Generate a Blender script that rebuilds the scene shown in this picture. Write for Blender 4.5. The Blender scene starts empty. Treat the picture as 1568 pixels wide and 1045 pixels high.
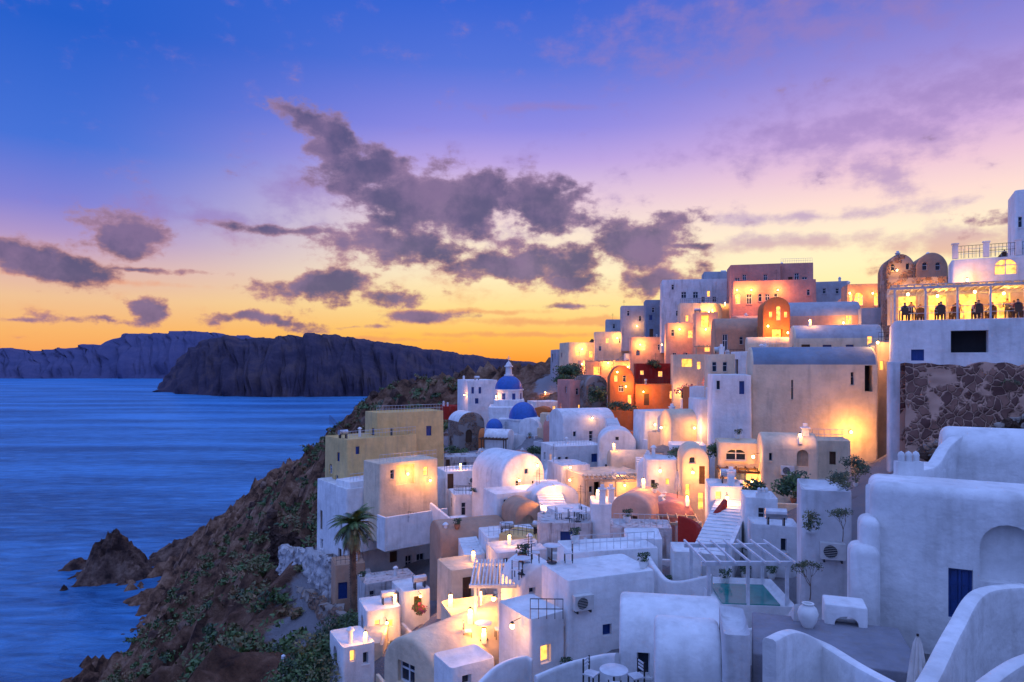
import bpy, bmesh, math, random
import numpy as np
from mathutils import Vector, Matrix, noise
random.seed(7); rng=np.random.default_rng(7)
sc=bpy.context.scene
COL=sc.collection
# ---------------------------------------------------------------- survey frame
# sea level z=0, viewpoint 90 m above it looking along +Y.  P() turns a surveyed bearing /
# drop (in photograph units) and a real distance in metres into world metres.
F=1045.0; CX=784.0; HY=555.0; ZC=90.0
def P(px,py,Y): return Vector(((px-CX)/F*Y, Y, ZC-(py-HY)/F*Y))
def s2l(c):
    return tuple((v/255/12.92 if v/255<=0.04045 else ((v/255+0.055)/1.055)**2.4) for v in c)+(1,)
# ---------------------------------------------------------------- materials
MATS={}
def newmat(n):
    m=bpy.data.materials.new(n); m.use_nodes=True; nt=m.node_tree; nt.nodes.clear(); return m,nt
def N(nt,t,**k):
    n=nt.nodes.new(t)
    for a,b in k.items(): setattr(n,a,b)
    return n
def plaster(name,col,stain=0.35,rough=0.85,bump=0.35,dark=(0.25,0.22,0.2),sc_=1.0):
    m,nt=newmat(name); L=nt.links.new
    out=N(nt,'ShaderNodeOutputMaterial'); b=N(nt,'ShaderNodeBsdfPrincipled'); L(b.outputs[0],out.inputs[0])
    b.inputs['Roughness'].default_value=rough; b.inputs['Specular IOR Level'].default_value=0.2
    g=N(nt,'ShaderNodeNewGeometry')
    n1=N(nt,'ShaderNodeTexNoise'); n1.inputs['Scale'].default_value=0.55*sc_; n1.inputs['Detail'].default_value=7; n1.inputs['Roughness'].default_value=0.7
    L(g.outputs['Position'],n1.inputs['Vector'])
    mp=N(nt,'ShaderNodeMapping'); mp.inputs['Scale'].default_value=(2.2*sc_,2.2*sc_,0.35*sc_); L(g.outputs['Position'],mp.inputs['Vector'])
    n2=N(nt,'ShaderNodeTexNoise'); n2.inputs['Scale'].default_value=1; n2.inputs['Detail'].default_value=5; L(mp.outputs[0],n2.inputs['Vector'])
    r=N(nt,'ShaderNodeMapRange'); r.inputs[1].default_value=0.5; r.inputs[2].default_value=0.74; r.inputs[3].default_value=0; r.inputs[4].default_value=stain; L(n2.outputs[0],r.inputs[0])
    r1=N(nt,'ShaderNodeMapRange'); r1.inputs[1].default_value=0.32; r1.inputs[2].default_value=0.66; r1.inputs[3].default_value=0.75; r1.inputs[4].default_value=1.06; L(n1.outputs[0],r1.inputs[0])
    mx=N(nt,'ShaderNodeMix',data_type='RGBA'); mx.inputs[6].default_value=(*col,1); mx.inputs[7].default_value=(*dark,1); L(r.outputs[0],mx.inputs[0])
    ml=N(nt,'ShaderNodeVectorMath',operation='SCALE'); L(mx.outputs[2],ml.inputs[0]); L(r1.outputs[0],ml.inputs['Scale']); L(ml.outputs[0],b.inputs['Base Color'])
    n3=N(nt,'ShaderNodeTexNoise'); n3.inputs['Scale'].default_value=2.5; n3.inputs['Detail'].default_value=6; L(g.outputs['Position'],n3.inputs['Vector'])
    bp=N(nt,'ShaderNodeBump'); bp.inputs['Strength'].default_value=bump; bp.inputs['Distance'].default_value=0.16; L(n3.outputs[0],bp.inputs['Height']); L(bp.outputs[0],b.inputs['Normal'])
    MATS[name]=m; return m
plaster('white',(0.80,0.80,0.80),0.26); plaster('white2',(0.68,0.68,0.70),0.5)
plaster('cream',(0.76,0.60,0.42),0.3); plaster('ochre',(0.70,0.49,0.21),0.3); plaster('pink',(0.68,0.29,0.23),0.25)
plaster('peach',(0.76,0.42,0.29),0.25); plaster('tan',(0.50,0.30,0.20),0.4); plaster('red',(0.38,0.03,0.02),0.25); plaster('orange',(0.64,0.19,0.06),0.25)
plaster('grey',(0.42,0.43,0.47),0.3); plaster('bluegrey',(0.20,0.27,0.36),0.3); plaster('stonepave',(0.24,0.24,0.28),0.5,sc_=2)
plaster('whitewash',(0.56,0.54,0.54),0.9,dark=(0.16,0.10,0.08),bump=1.0,sc_=1.3)
def stone(name,c1,c2,scale=1.6,mortar=(0.30,0.25,0.22),bump=1.0):
    m,nt=newmat(name); L=nt.links.new
    out=N(nt,'ShaderNodeOutputMaterial'); b=N(nt,'ShaderNodeBsdfPrincipled'); L(b.outputs[0],out.inputs[0]); b.inputs['Roughness'].default_value=0.9
    g=N(nt,'ShaderNodeNewGeometry')
    nz=N(nt,'ShaderNodeTexNoise'); nz.inputs['Scale'].default_value=1.5; L(g.outputs['Position'],nz.inputs['Vector'])
    va=N(nt,'ShaderNodeVectorMath',operation='MULTIPLY_ADD'); L(nz.outputs['Color'],va.inputs[0]); va.inputs[1].default_value=(0.5,0.5,0.5); L(g.outputs['Position'],va.inputs[2])
    v=N(nt,'ShaderNodeTexVoronoi'); v.inputs['Scale'].default_value=scale; L(va.outputs[0],v.inputs['Vector'])
    v2=N(nt,'ShaderNodeTexVoronoi',feature='DISTANCE_TO_EDGE'); v2.inputs['Scale'].default_value=scale; L(va.outputs[0],v2.inputs['Vector'])
    sp=N(nt,'ShaderNodeSeparateColor'); L(v.outputs['Color'],sp.inputs[0])
    mx=N(nt,'ShaderNodeMix',data_type='RGBA'); mx.inputs[6].default_value=(*c1,1); mx.inputs[7].default_value=(*c2,1); L(sp.outputs[0],mx.inputs[0])
    r=N(nt,'ShaderNodeMapRange'); r.inputs[1].default_value=0.02; r.inputs[2].default_value=0.1; L(v2.outputs['Distance'],r.inputs[0])
    # patches where old render still covers the stones
    n4=N(nt,'ShaderNodeTexNoise'); n4.inputs['Scale'].default_value=0.5; n4.inputs['Detail'].default_value=6; L(g.outputs['Position'],n4.inputs['Vector'])
    r4=N(nt,'ShaderNodeMapRange'); r4.inputs[1].default_value=0.5; r4.inputs[2].default_value=0.54; L(n4.outputs[0],r4.inputs[0])
    rm=N(nt,'ShaderNodeMath',operation='SUBTRACT'); rm.use_clamp=True; L(r.outputs[0],rm.inputs[0]); L(r4.outputs[0],rm.inputs[1])
    m2=N(nt,'ShaderNodeMix',data_type='RGBA'); m2.inputs[6].default_value=(*mortar,1); L(mx.outputs[2],m2.inputs[7]); L(rm.outputs[0],m2.inputs[0]); L(m2.outputs[2],b.inputs['Base Color'])
    bp=N(nt,'ShaderNodeBump'); bp.inputs['Strength'].default_value=bump; bp.inputs['Distance'].default_value=0.15; L(rm.outputs[0],bp.inputs['Height']); L(bp.outputs[0],b.inputs['Normal'])
    MATS[name]=m; return m
stone('stone',(0.16,0.09,0.06),(0.38,0.22,0.14),2.2)
stone('ruin',(0.14,0.06,0.05),(0.40,0.20,0.14),2.0,(0.66,0.38,0.27),0.9)
def simple(name,col,rough=0.5,metal=0,emit=None,es=0,var=0.15):
    m,nt=newmat(name); L=nt.links.new
    out=N(nt,'ShaderNodeOutputMaterial'); b=N(nt,'ShaderNodeBsdfPrincipled'); L(b.outputs[0],out.inputs[0])
    b.inputs['Roughness'].default_value=rough; b.inputs['Metallic'].default_value=metal
    g=N(nt,'ShaderNodeNewGeometry'); n=N(nt,'ShaderNodeTexNoise'); n.inputs['Scale'].default_value=3; n.inputs['Detail'].default_value=2; L(g.outputs['Position'],n.inputs['Vector'])
    r=N(nt,'ShaderNodeMapRange'); r.inputs[1].default_value=0.3; r.inputs[2].default_value=0.7; r.inputs[3].default_value=1-var; r.inputs[4].default_value=1+var; L(n.outputs[0],r.inputs[0])
    ml=N(nt,'ShaderNodeVectorMath',operation='SCALE'); ml.inputs[0].default_value=col; L(r.outputs[0],ml.inputs['Scale']); L(ml.outputs[0],b.inputs['Base Color'])
    if emit:
        b.inputs['Emission Color'].default_value=(*emit,1); 
        r2=N(nt,'ShaderNodeMapRange'); r2.inputs[1].default_value=0.3; r2.inputs[2].default_value=0.7; r2.inputs[3].default_value=es*0.4; r2.inputs[4].default_value=es*1.4; L(n.outputs[0],r2.inputs[0]); L(r2.outputs[0],b.inputs['Emission Strength'])
    MATS[name]=m; return m
simple('glass',(0.02,0.03,0.05),0.08); simple('frame',(0.6,0.62,0.65),0.5); simple('bluepaint',(0.01,0.05,0.22),0.4)
simple('domeblue',(0.012,0.10,0.40),0.45); simple('wood',(0.10,0.05,0.025),0.6); simple('woodlight',(0.45,0.33,0.22),0.7)
simple('green',(0.02,0.12,0.08),0.5); simple('litglass',(0.5,0.3,0.1),0.4,emit=(1,0.42,0.07),es=2.4); simple('litred',(0.5,0.1,0.05),0.4,emit=(1,0.35,0.08),es=3)
simple('bulb',(1,0.8,0.5),0.4,emit=(1,0.62,0.2),es=30,var=0.01); simple('metal',(0.05,0.05,0.055),0.4,0.8); simple('steel',(0.5,0.5,0.52),0.35,0.7)
simple('acwhite',(0.6,0.6,0.58),0.5); simple('dark',(0.015,0.013,0.015),0.9); simple('clay',(0.35,0.14,0.07),0.8); simple('potwhite',(0.7,0.7,0.68),0.6)
simple('pool',(0.005,0.20,0.17),0.12); simple('canvas',(0.62,0.58,0.54),0.9); simple('canvasdark',(0.3,0.2,0.15),0.9)
simple('leaf',(0.08,0.14,0.04),0.6,var=0.5); simple('leaf2',(0.15,0.14,0.06),0.7,var=0.5); simple('leafdark',(0.035,0.065,0.028),0.6,var=0.5)
simple('dry',(0.24,0.14,0.07),0.8,var=0.4); simple('flower',(0.45,0.03,0.12),0.6,var=0.4); simple('bark',(0.14,0.08,0.05),0.9,var=0.4)
simple('skin',(0.45,0.24,0.16),0.5); simple('hair',(0.03,0.018,0.012),0.6); simple('shirt_a',(0.5,0.5,0.5),0.8); simple('shirt_b',(0.06,0.07,0.12),0.8); simple('shirt_c',(0.4,0.06,0.05),0.8); simple('trousers',(0.05,0.05,0.07),0.8)
def rockmat(name,c1,c2,c3,scale=0.12,bd=0.18):
    m,nt=newmat(name); L=nt.links.new
    out=N(nt,'ShaderNodeOutputMaterial'); b=N(nt,'ShaderNodeBsdfPrincipled'); L(b.outputs[0],out.inputs[0]); b.inputs['Roughness'].default_value=0.95; b.inputs['Specular IOR Level'].default_value=0.15
    g=N(nt,'ShaderNodeNewGeometry')
    n=N(nt,'ShaderNodeTexNoise'); n.inputs['Scale'].default_value=scale; n.inputs['Detail'].default_value=10; n.inputs['Roughness'].default_value=0.7; L(g.outputs['Position'],n.inputs['Vector'])
    cr=N(nt,'ShaderNodeValToRGB'); e=cr.color_ramp.elements; e[0].position=0.38; e[0].color=(*c1,1); e[1].position=0.66; e[1].color=(*c3,1); q=e.new(0.5); q.color=(*c2,1); L(n.outputs[0],cr.inputs[0])
    L(cr.outputs[0],b.inputs['Base Color'])
    n2=N(nt,'ShaderNodeTexNoise'); n2.inputs['Scale'].default_value=scale*5; n2.inputs['Detail'].default_value=9; n2.inputs['Roughness'].default_value=0.75; L(g.outputs['Position'],n2.inputs['Vector'])
    bp=N(nt,'ShaderNodeBump'); bp.inputs['Strength'].default_value=1; bp.inputs['Distance'].default_value=bd/scale; L(n2.outputs[0],bp.inputs['Height']); L(bp.outputs[0],b.inputs['Normal'])
    MATS[name]=m; return m,nt,cr,b,g
rockmat('rock',(0.05,0.028,0.026),(0.16,0.09,0.068),(0.36,0.23,0.17))
rockmat('hazed_island',(0.055,0.045,0.085),(0.085,0.064,0.105),(0.15,0.10,0.115),0.012,0.16)  # aerial haze painted into the rock colour as a blue-violet tint
rockmat('hazed_island_far',(0.07,0.075,0.17),(0.09,0.09,0.19),(0.12,0.11,0.21),0.008,0.08)  # farther shore: stronger blue haze painted into the base colour
m,nt,cr,b,g=rockmat('ground',(0.055,0.028,0.022),(0.21,0.105,0.065),(0.46,0.27,0.18),0.2,.25)
L=nt.links.new
at=N(nt,'ShaderNodeAttribute',attribute_name='town'); nn=N(nt,'ShaderNodeTexNoise'); nn.inputs['Scale'].default_value=0.5; nn.inputs['Detail'].default_value=6; L(g.outputs['Position'],nn.inputs['Vector'])
ad=N(nt,'ShaderNodeMath',operation='MULTIPLY_ADD'); ad.inputs[1].default_value=1.6; L(nn.outputs[0],ad.inputs[0]); 
sb=N(nt,'ShaderNodeMath',operation='SUBTRACT'); L(at.outputs['Fac'],sb.inputs[0]); sb.inputs[1].default_value=1.25; L(sb.outputs[0],ad.inputs[2])
rr=N(nt,'ShaderNodeMapRange'); rr.inputs[1].default_value=0; rr.inputs[2].default_value=0.3; L(ad.outputs[0],rr.inputs[0])
mx=N(nt,'ShaderNodeMix',data_type='RGBA'); L(rr.outputs[0],mx.inputs[0]); L(cr.outputs[0],mx.inputs[6]); mx.inputs[7].default_value=(0.36,0.34,0.36,1); L(mx.outputs[2],b.inputs['Base Color'])
# sea
m,nt=newmat('sea'); L=nt.links.new; MATS['sea']=m
out=N(nt,'ShaderNodeOutputMaterial'); g=N(nt,'ShaderNodeNewGeometry')
df=N(nt,'ShaderNodeBsdfDiffuse'); gl=N(nt,'ShaderNodeBsdfGlossy'); gl.inputs['Color'].default_value=(0.36,0.74,1,1); gl.inputs['Roughness'].default_value=0.3
mp=N(nt,'ShaderNodeMapping'); mp.inputs['Scale'].default_value=(0.035,0.11,0.1); mp.inputs['Rotation'].default_value=(0,0,0.3); L(g.outputs['Position'],mp.inputs['Vector'])
w1=N(nt,'ShaderNodeTexNoise'); w1.inputs['Scale'].default_value=1.5; w1.inputs['Detail'].default_value=7; w1.inputs['Roughness'].default_value=0.7; w1.inputs['Distortion'].default_value=0.6; L(mp.outputs[0],w1.inputs['Vector'])
mp2=N(nt,'ShaderNodeMapping'); mp2.inputs['Scale'].default_value=(0.0018,0.008,0.01); mp2.inputs['Rotation'].default_value=(0,0,0.15); L(g.outputs['Position'],mp2.inputs['Vector'])
w2=N(nt,'ShaderNodeTexNoise'); w2.inputs['Scale'].default_value=1.5; w2.inputs['Detail'].default_value=5; L(mp2.outputs[0],w2.inputs['Vector'])
wa=N(nt,'ShaderNodeMath',operation='MULTIPLY_ADD'); L(w1.outputs[0],wa.inputs[0]); wa.inputs[1].default_value=0.75
wb=N(nt,'ShaderNodeMath',operation='MULTIPLY_ADD'); L(w2.outputs[0],wb.inputs[0]); wb.inputs[1].default_value=1.0; wb.inputs[2].default_value=-0.375; L(wb.outputs[0],wa.inputs[2])
cr=N(nt,'ShaderNodeValToRGB'); e=cr.color_ramp.elements; e[0].position=0.36; e[0].color=(0.004,0.05,0.18,1); e[1].position=0.68; e[1].color=(0.07,0.30,0.66,1); L(wa.outputs[0],cr.inputs[0]); L(cr.outputs[0],df.inputs['Color'])  # ripple light and dark painted into the diffuse colour, plus broad random patches
bp=N(nt,'ShaderNodeBump'); bp.inputs['Strength'].default_value=1.0; bp.inputs['Distance'].default_value=2.8; L(w1.outputs[0],bp.inputs['Height']); L(bp.outputs[0],gl.inputs['Normal']); L(bp.outputs[0],df.inputs['Normal'])
fr=N(nt,'ShaderNodeFresnel'); fr.inputs[0].default_value=1.33; L(bp.outputs[0],fr.inputs['Normal'])
fm=N(nt,'ShaderNodeMapRange'); fm.inputs[1].default_value=0; fm.inputs[2].default_value=0.6; fm.inputs[3].default_value=0.05; fm.inputs[4].default_value=0.58; L(fr.outputs[0],fm.inputs[0])
ms=N(nt,'ShaderNodeMixShader'); L(fm.outputs[0],ms.inputs[0]); L(df.outputs[0],ms.inputs[1]); L(gl.outputs[0],ms.inputs[2]); L(ms.outputs[0],out.inputs[0])
# ---------------------------------------------------------------- mesh builder
class MB:
    def __init__(s): s.v=[];s.f=[];s.m=[];s.mats=[]
    def mi(s,mat):
        if mat not in s.mats: s.mats.append(mat)
        return s.mats.index(mat)
    def add(s,vs,fs,mat,M=None):
        o=len(s.v); s.v+= [tuple(M@Vector(v)) if M else tuple(v) for v in vs]; k=s.mi(mat)
        for f in fs: s.f.append(tuple(i+o for i in f)); s.m.append(k)
    def box(s,x0,y0,z0,x1,y1,z1,mat,M=None):
        s.add([(x0,y0,z0),(x1,y0,z0),(x1,y1,z0),(x0,y1,z0),(x0,y0,z1),(x1,y0,z1),(x1,y1,z1),(x0,y1,z1)],
              [(3,2,1,0),(4,5,6,7),(0,1,5,4),(1,2,6,5),(2,3,7,6),(3,0,4,7)],mat,M)
    def cyl(s,p0,p1,r0,r1,mat,n=10,cap=True):
        p0=Vector(p0);p1=Vector(p1);d=(p1-p0).normalized(); a=d.orthogonal().normalized(); b=d.cross(a)
        vs=[];fs=[]
        for p,r in((p0,r0),(p1,r1)):
            for i in range(n):
                t=2*math.pi*i/n; vs.append(p+a*math.cos(t)*r+b*math.sin(t)*r)
        for i in range(n): fs.append((i,(i+1)%n,n+(i+1)%n,n+i))
        if cap: fs.append(tuple(range(n-1,-1,-1))); fs.append(tuple(range(n,2*n)))
        s.add(vs,fs,mat)
    def lathe(s,c,prof,mat,n=24):
        c=Vector(c);vs=[];fs=[]
        for r,z in prof:
            for i in range(n):
                t=2*math.pi*i/n; vs.append((c.x+math.cos(t)*r,c.y+math.sin(t)*r,c.z+z))
        for j in range(len(prof)-1):
            for i in range(n): fs.append((j*n+i,j*n+(i+1)%n,(j+1)*n+(i+1)%n,(j+1)*n+i))
        s.add(vs,fs,mat)
    def obj(s,name,parent=None,smooth=None,M=None,bev=0):
        me=bpy.data.meshes.new(name); me.from_pydata(s.v,[],s.f); 
        for k in s.mats: me.materials.append(MATS[k])
        me.polygons.foreach_set('material_index',s.m); me.update()
        if smooth is not None:
            me.polygons.foreach_set('use_smooth',[True]*len(me.polygons)); me.set_sharp_from_angle(angle=math.radians(smooth))
        o=bpy.data.objects.new(name,me); COL.objects.link(o)
        if M: o.matrix_world=M
        if parent: o.parent=parent
        if bev: q=o.modifiers.new('bevel','BEVEL'); q.width=bev; q.segments=2
        return o
def empty(name,loc=(0,0,0),M=None):
    e=bpy.data.objects.new(name,None); COL.objects.link(e); e.empty_display_size=0.3
    e.matrix_world=M if M else Matrix.Translation(loc); return e
# ---------------------------------------------------------------- houses
HOUSES=[]; BOOL=[]; RH=random.Random(21)
def house(name,A,B,top,bot,D=5,roof='flat',mat='white',ops=(),yaw=None,**kw):
    a=P(A[0],HY,A[1]); a.z=0
    zt=ZC-(top-HY)/F*A[1]; zb=ZC-(bot-HY)/F*A[1]
    if yaw is None and A[0]>900:     # houses on the right of the bay turn their facades toward it
        xm=((A[0]+B[0])/2-CX)/F; yaw=-math.degrees(math.atan(xm))*(0.62 if A[1]>30 else 0.75)
    if yaw is not None:
        c,s_=math.cos(math.radians(yaw)),math.sin(math.radians(yaw)); xb=(B[0]-CX)/F; t=(xb*a.y-a.x)/(c-xb*s_); b=a+Vector((c,s_,0))*t
    else:
        b=P(B[0],HY,B[1]); b.z=0
    if A[1]<35: D*=0.8
    return house_w(name,a,b,zb,zt-zb,D,roof,mat,ops,**kw)
def house_w(name,a,b,zb,H,D,roof='flat',mat='white',ops=(),rise=None,roofmat=None,fd=2.5,bev=None,ctrl=True,par=0.32,auto=True):
    Lx=(b-a).length; ex=(b-a)/Lx; ey=Vector((-ex.y,ex.x,0))
    if bev is None: bev=0.19 if a.y<75 else 0.14
    M=Matrix(((ex.x,ey.x,0,a.x),(ex.y,ey.y,0,a.y),(0,0,1,zb),(0,0,0,1)))
    E=empty(name,M=M)
    bm=bmesh.new()
    def prism(prof,ax,l):
        lo=[];hi=[]
        for (s,z) in prof:
            lo.append(bm.verts.new((s,0,z) if ax=='y' else (0,s,z))); hi.append(bm.verts.new((s,l,z) if ax=='y' else (l,s,z)))
        n=len(prof)
        bm.faces.new(lo); bm.faces.new(hi[::-1])
        for i in range(n): bm.faces.new((lo[i],hi[i],hi[(i+1)%n],lo[(i+1)%n]))
    hw=H-0.35
    if roof=='flat':
        prism([(0,-fd),(Lx,-fd),(Lx,H),(0,H)],'y',D)
        bt=RH.uniform(.01,.035)      # battered (slightly tapering) masonry walls
        for v in bm.verts:
            if v.co.z>0: v.co.x=Lx/2+(v.co.x-Lx/2)*(1-bt); v.co.y=D/2+(v.co.y-D/2)*(1-bt); v.co.z+=RH.uniform(-.04,.04)
    else:
        W_=Lx if roof=='vaultF' else D
        r=min(rise if rise else W_*0.42,H*0.9); n=16; hw=H-r
        prof=[(0,-fd),(W_,-fd)]+[(W_/2+W_/2*math.cos(math.pi*i/n),H-r+r*math.sin(math.pi*i/n)) for i in range(n+1)]
        prism(prof,'y' if roof=='vaultF' else 'x',D if roof=='vaultF' else Lx)
    bmesh.ops.recalc_face_normals(bm,faces=bm.faces)
    if roof=='flat' and par>0:
        t=[f for f in bm.faces if f.normal.z>0.9]
        bmesh.ops.inset_region(bm,faces=t,thickness=min(0.3,Lx*0.1))
        bmesh.ops.translate(bm,verts=list(t[0].verts),vec=(0,0,-par))
        if roofmat: t[0].material_index=1
    elif roofmat:
        for f in bm.faces:
            if f.normal.z>0.15: f.material_index=1
    eds=[e for e in bm.edges if len(e.link_faces)==2 and e.calc_face_angle()>math.radians(35) and max(v.co.z for v in e.verts)>-fd+0.1]
    bmesh.ops.bevel(bm,geom=eds,offset=bev,segments=3 if bev<.2 else 4,profile=0.5,affect='EDGES',clamp_overlap=True)
    me=bpy.data.meshes.new('walls'); bm.to_mesh(me); bm.free(); me.materials.append(MATS[mat]); 
    if roofmat: me.materials.append(MATS[roofmat])
    o=bpy.data.objects.new('walls',me); COL.objects.link(o); o.parent=E
    cut=MB(); wn=MB(); dr=MB(); Cam=Vector((0,0,ZC)); Mi=M.inverted(); OP=[]
    for op in ops:
        face,px,py,w,h,k=op
        pl=a if face!='R' else b
        nrm=ey if face=='F' else ex
        def hit(px,py):
            d=Vector(((px-CX)/F,1,-(py-HY)/F)); t=((pl-Cam).dot(nrm))/d.dot(nrm); return Mi@(Cam+d*t)
        try: q0=hit(px-w/2,py); q1=hit(px+w/2,py); qt=hit(px,py-h/2); qb=hit(px,py+h/2)
        except ZeroDivisionError: continue
        s0,s1=(q0.x,q1.x) if face=='F' else sorted((q0.y,q1.y))
        OP.append((face,s0,s1,qb.z,qt.z,k))
    if auto and a.y>33:
        for face,lim,pr in(('F',Lx,.5),('L',D,.45)):
            nx_=int((lim-0.5)//1.9)
            for fl in range(max(1,int(H//2.9))):
                for c in range(nx_):
                    if RH.random()>pr: continue
                    s=0.3+(c+.5)*(lim-.6)/nx_+RH.uniform(-.2,.2); k=RH.choice('wwwwwbdl' if a.y>50 else 'wwwbd'); zf=0.1+fl*2.9
                    if fl==0 and RH.random()<.4: k='d'
                    w_=RH.uniform(.6,.85); z0_,z1_=(zf,zf+2.05) if k=='d' else (zf+.95,zf+2.0)
                    if RH.random()<.2: k+='a'
                    if any(f2==face and s-w_/2-.25<x1 and s+w_/2+.25>x0 and z0_-.2<y1 and z1_+.2>y0 for f2,x0,x1,y0,y1,_ in OP): continue
                    if z1_>hw-0.1 or s-w_/2<.35 or s+w_/2>lim-.35: continue
                    OP.append((face,s-w_/2,s+w_/2,z0_,z1_,k))
    for face,s0,s1,z0,z1,k in OP:
        lim=Lx if face=='F' else D
        s0=max(s0,0.25); s1=min(s1,lim-0.25); z1=min(z1,H-0.3)
        if s1-s0<0.15 or z1-z0<0.2: continue
        arch='a' in k; kk=k[0]; dp=0.28 if kk not in 'oOn' else (1.2 if kk!='n' else .35)
        def T(s,z,d): return (s,d,z) if face=='F' else ((d,s,z) if face=='L' else (Lx-d,s,z))
        def bx(mb,sa,za,sb_,zb_,da,db,mt):
            pts=[T(sa,za,da),T(sb_,za,da),T(sb_,zb_,da),T(sa,zb_,da),T(sa,za,db),T(sb_,za,db),T(sb_,zb_,db),T(sa,zb_,db)]
            mb.add(pts,[(3,2,1,0),(4,5,6,7),(0,1,5,4),(1,2,6,5),(2,3,7,6),(3,0,4,7)],mt)
        if arch:
            r=(s1-s0)/2; rh=min(r,(z1-z0)*0.6); n=10; pr=[(s0,z0),(s1,z0)]+[(s0+r+r*math.cos(math.pi*i/n),z1-rh+rh*math.sin(math.pi*i/n)) for i in range(n+1)]
            vs=[T(s,z,-0.5) for s,z in pr]+[T(s,z,dp) for s,z in pr]; m_=len(pr)
            cut.add(vs,[tuple(range(m_)),tuple(range(2*m_-1,m_-1,-1))]+[(i,i+m_,(i+1)%m_+m_,(i+1)%m_) for i in range(m_)],mat)
        else: bx(cut,s0,z0,s1,z1,-0.5,dp,mat)
        if kk=='n': continue
        mt={'w':'glass','b':'bluepaint','d':'wood','D':'bluepaint','l':'litglass','r':'litred','o':'dark','O':'litglass','g':'green','c':'woodlight'}[kk]  # open recesses end in a dark or glowing sheet standing for interior shade or light
        tgt=dr if kk in 'dD' else wn
        bx(tgt,s0-.01,z0-.01,s1+.01,z1+.01,dp-0.03,dp+0.05,mt)
        if kk in 'wblrgdDc':
            fm_='frame' if kk in 'wl' else mt; fw=min(0.07,(s1-s0)*0.1)
            for q in((s0-.01,z0-.01,s0+fw,z1+.01),(s1-fw,z0-.01,s1+.01,z1+.01),(s0+fw,z0-.01,s1-fw,z0+fw),(s0+fw,z1-fw,s1-fw,z1+.01)): bx(tgt,*q,dp-0.09,dp-0.032,fm_)
            if s1-s0>0.6: 
                c=(s0+s1)/2; bx(tgt,c-fw/2,z0+fw+.002,c+fw/2,z1-fw-.002,dp-0.085,dp-0.032,fm_)
            if z1-z0>0.8 and kk in 'wl':
                c=z0+(z1-z0)*0.62; bx(tgt,s0+fw+.002,c-fw/2,s1-fw-.002,c+fw/2,dp-0.08,dp-0.034,fm_)
            if kk in 'dD':
                for q in(.12,.42,.72): bx(tgt,s0+fw+.03,z0+(z1-z0)*q,(s0+s1)/2-fw,z0+(z1-z0)*(q+.2),dp-.05,dp-.031,mt); bx(tgt,(s0+s1)/2+fw,z0+(z1-z0)*q,s1-fw-.03,z0+(z1-z0)*(q+.2),dp-.05,dp-.031,mt)
            if kk in 'w' and z0>0.5: bx(tgt,s0-.08,z0-.09,s1+.08,z0-.015,-0.04,0.12,mat)
    if cut.v:
        co=cut.obj('cutter'); co.parent=E
        bm=bmesh.new(); bm.from_mesh(co.data); bmesh.ops.recalc_face_normals(bm,faces=bm.faces); bm.to_mesh(co.data); bm.free()
        md=o.modifiers.new('b','BOOLEAN'); md.object=co; md.operation='DIFFERENCE'; md.solver='EXACT'; BOOL.append((o,co))
    if wn.v: wn.obj('windows',E)
    if dr.v: dr.obj('door',E)
    cen=M@Vector((Lx/2,D/2,0)); HOUSES.append((M,Lx,D,zb,cen,ctrl,H,roof,E,par))
    return E,M,Lx,D,H
h=house
# ---- left group
h('cliff_house',(530,66),(690,73),748,880,8,mat='white',ops=[('F',603,853,12,17,'d'),('F',626,864,10,26,'w'),('F',644,862,12,28,'w'),('F',586,790,8,12,'w'),('F',641,788,38,30,'g')])
h('cliff_house',(530,71),(640,77),672,790,5,mat='ochre',ops=[('F',548,690,6,12,'b'),('L',517,700,4,14,'b'),('L',515,735,4,14,'w')])
h('cliff_house',(575,76),(681,80),632,720,4.5,mat='ochre',ops=[('F',657,660,8,15,'b'),('F',600,663,4,14,'w'),('L',570,663,4,14,'b')],ctrl=False,auto=False)
h('terrace_house',(580,64),(672,68),709,790,3.5,mat='cream',ops=[('F',621,727,28,30,'n'),('F',601,727,6,14,'w'),('F',652,722,7,14,'l')],ctrl=False,auto=False)
h('terrace_house',(535,67.5),(585,70),738,790,3,mat='white',ctrl=False)
h('small_house',(682,72),(750,74),722,800,4,mat='white',ops=[('F',690,737,10,24,'d'),('F',705,712,6,8,'w'),('F',735,735,8,12,'w')])
h('small_house',(680,85),(748,86),700,760,4,mat='whitewash',ops=[('F',683,715,12,22,'d'),('F',712,712,7,9,'w')])
h('small_house',(694,68),(760,69),757,830,4,mat='white',ops=[('F',710,780,7,20,'w'),('F',735,778,9,12,'w')])
h('vaulted_house',(768,62),(834,65),697,800,5,'vaultF','white',[('F',806,722,6,8,'b'),('F',793,743,7,14,'w'),('F',818,743,7,14,'w')])
h('vaulted_house',(758,58),(836,60),755,830,3,'flat','white',[('F',776,775,9,20,'w'),('F',770,800,8,14,'w')])
h('peach_vaulted_house',(676,54),(778,56),806,900,4,'vaultX','tan',[('F',765,830,8,10,'w')],rise=1.3)
h('stone_shed',(788,55),(833,56),770,830,3,'vaultF','tan',[('F',808,806,20,34,'ca')])
h('white_house',(745,50),(830,51),822,880,3.5,mat='white',ops=[('F',770,838,8,10,'w')])
h('stone_house',(512,62),(560,63),865,935,3,mat='tan',ops=[('F',525,905,14,26,'D'),('F',545,885,5,8,'w')])
h('white_house',(558,58),(640,60),893,960,3,mat='whitewash',ops=[('F',570,915,8,20,'w'),('F',600,915,8,20,'d'),('F',630,912,8,14,'l')])
h('white_house',(618,50),(660,51),905,960,3,mat='white',ops=[('F',640,925,12,24,'d')])
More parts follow.
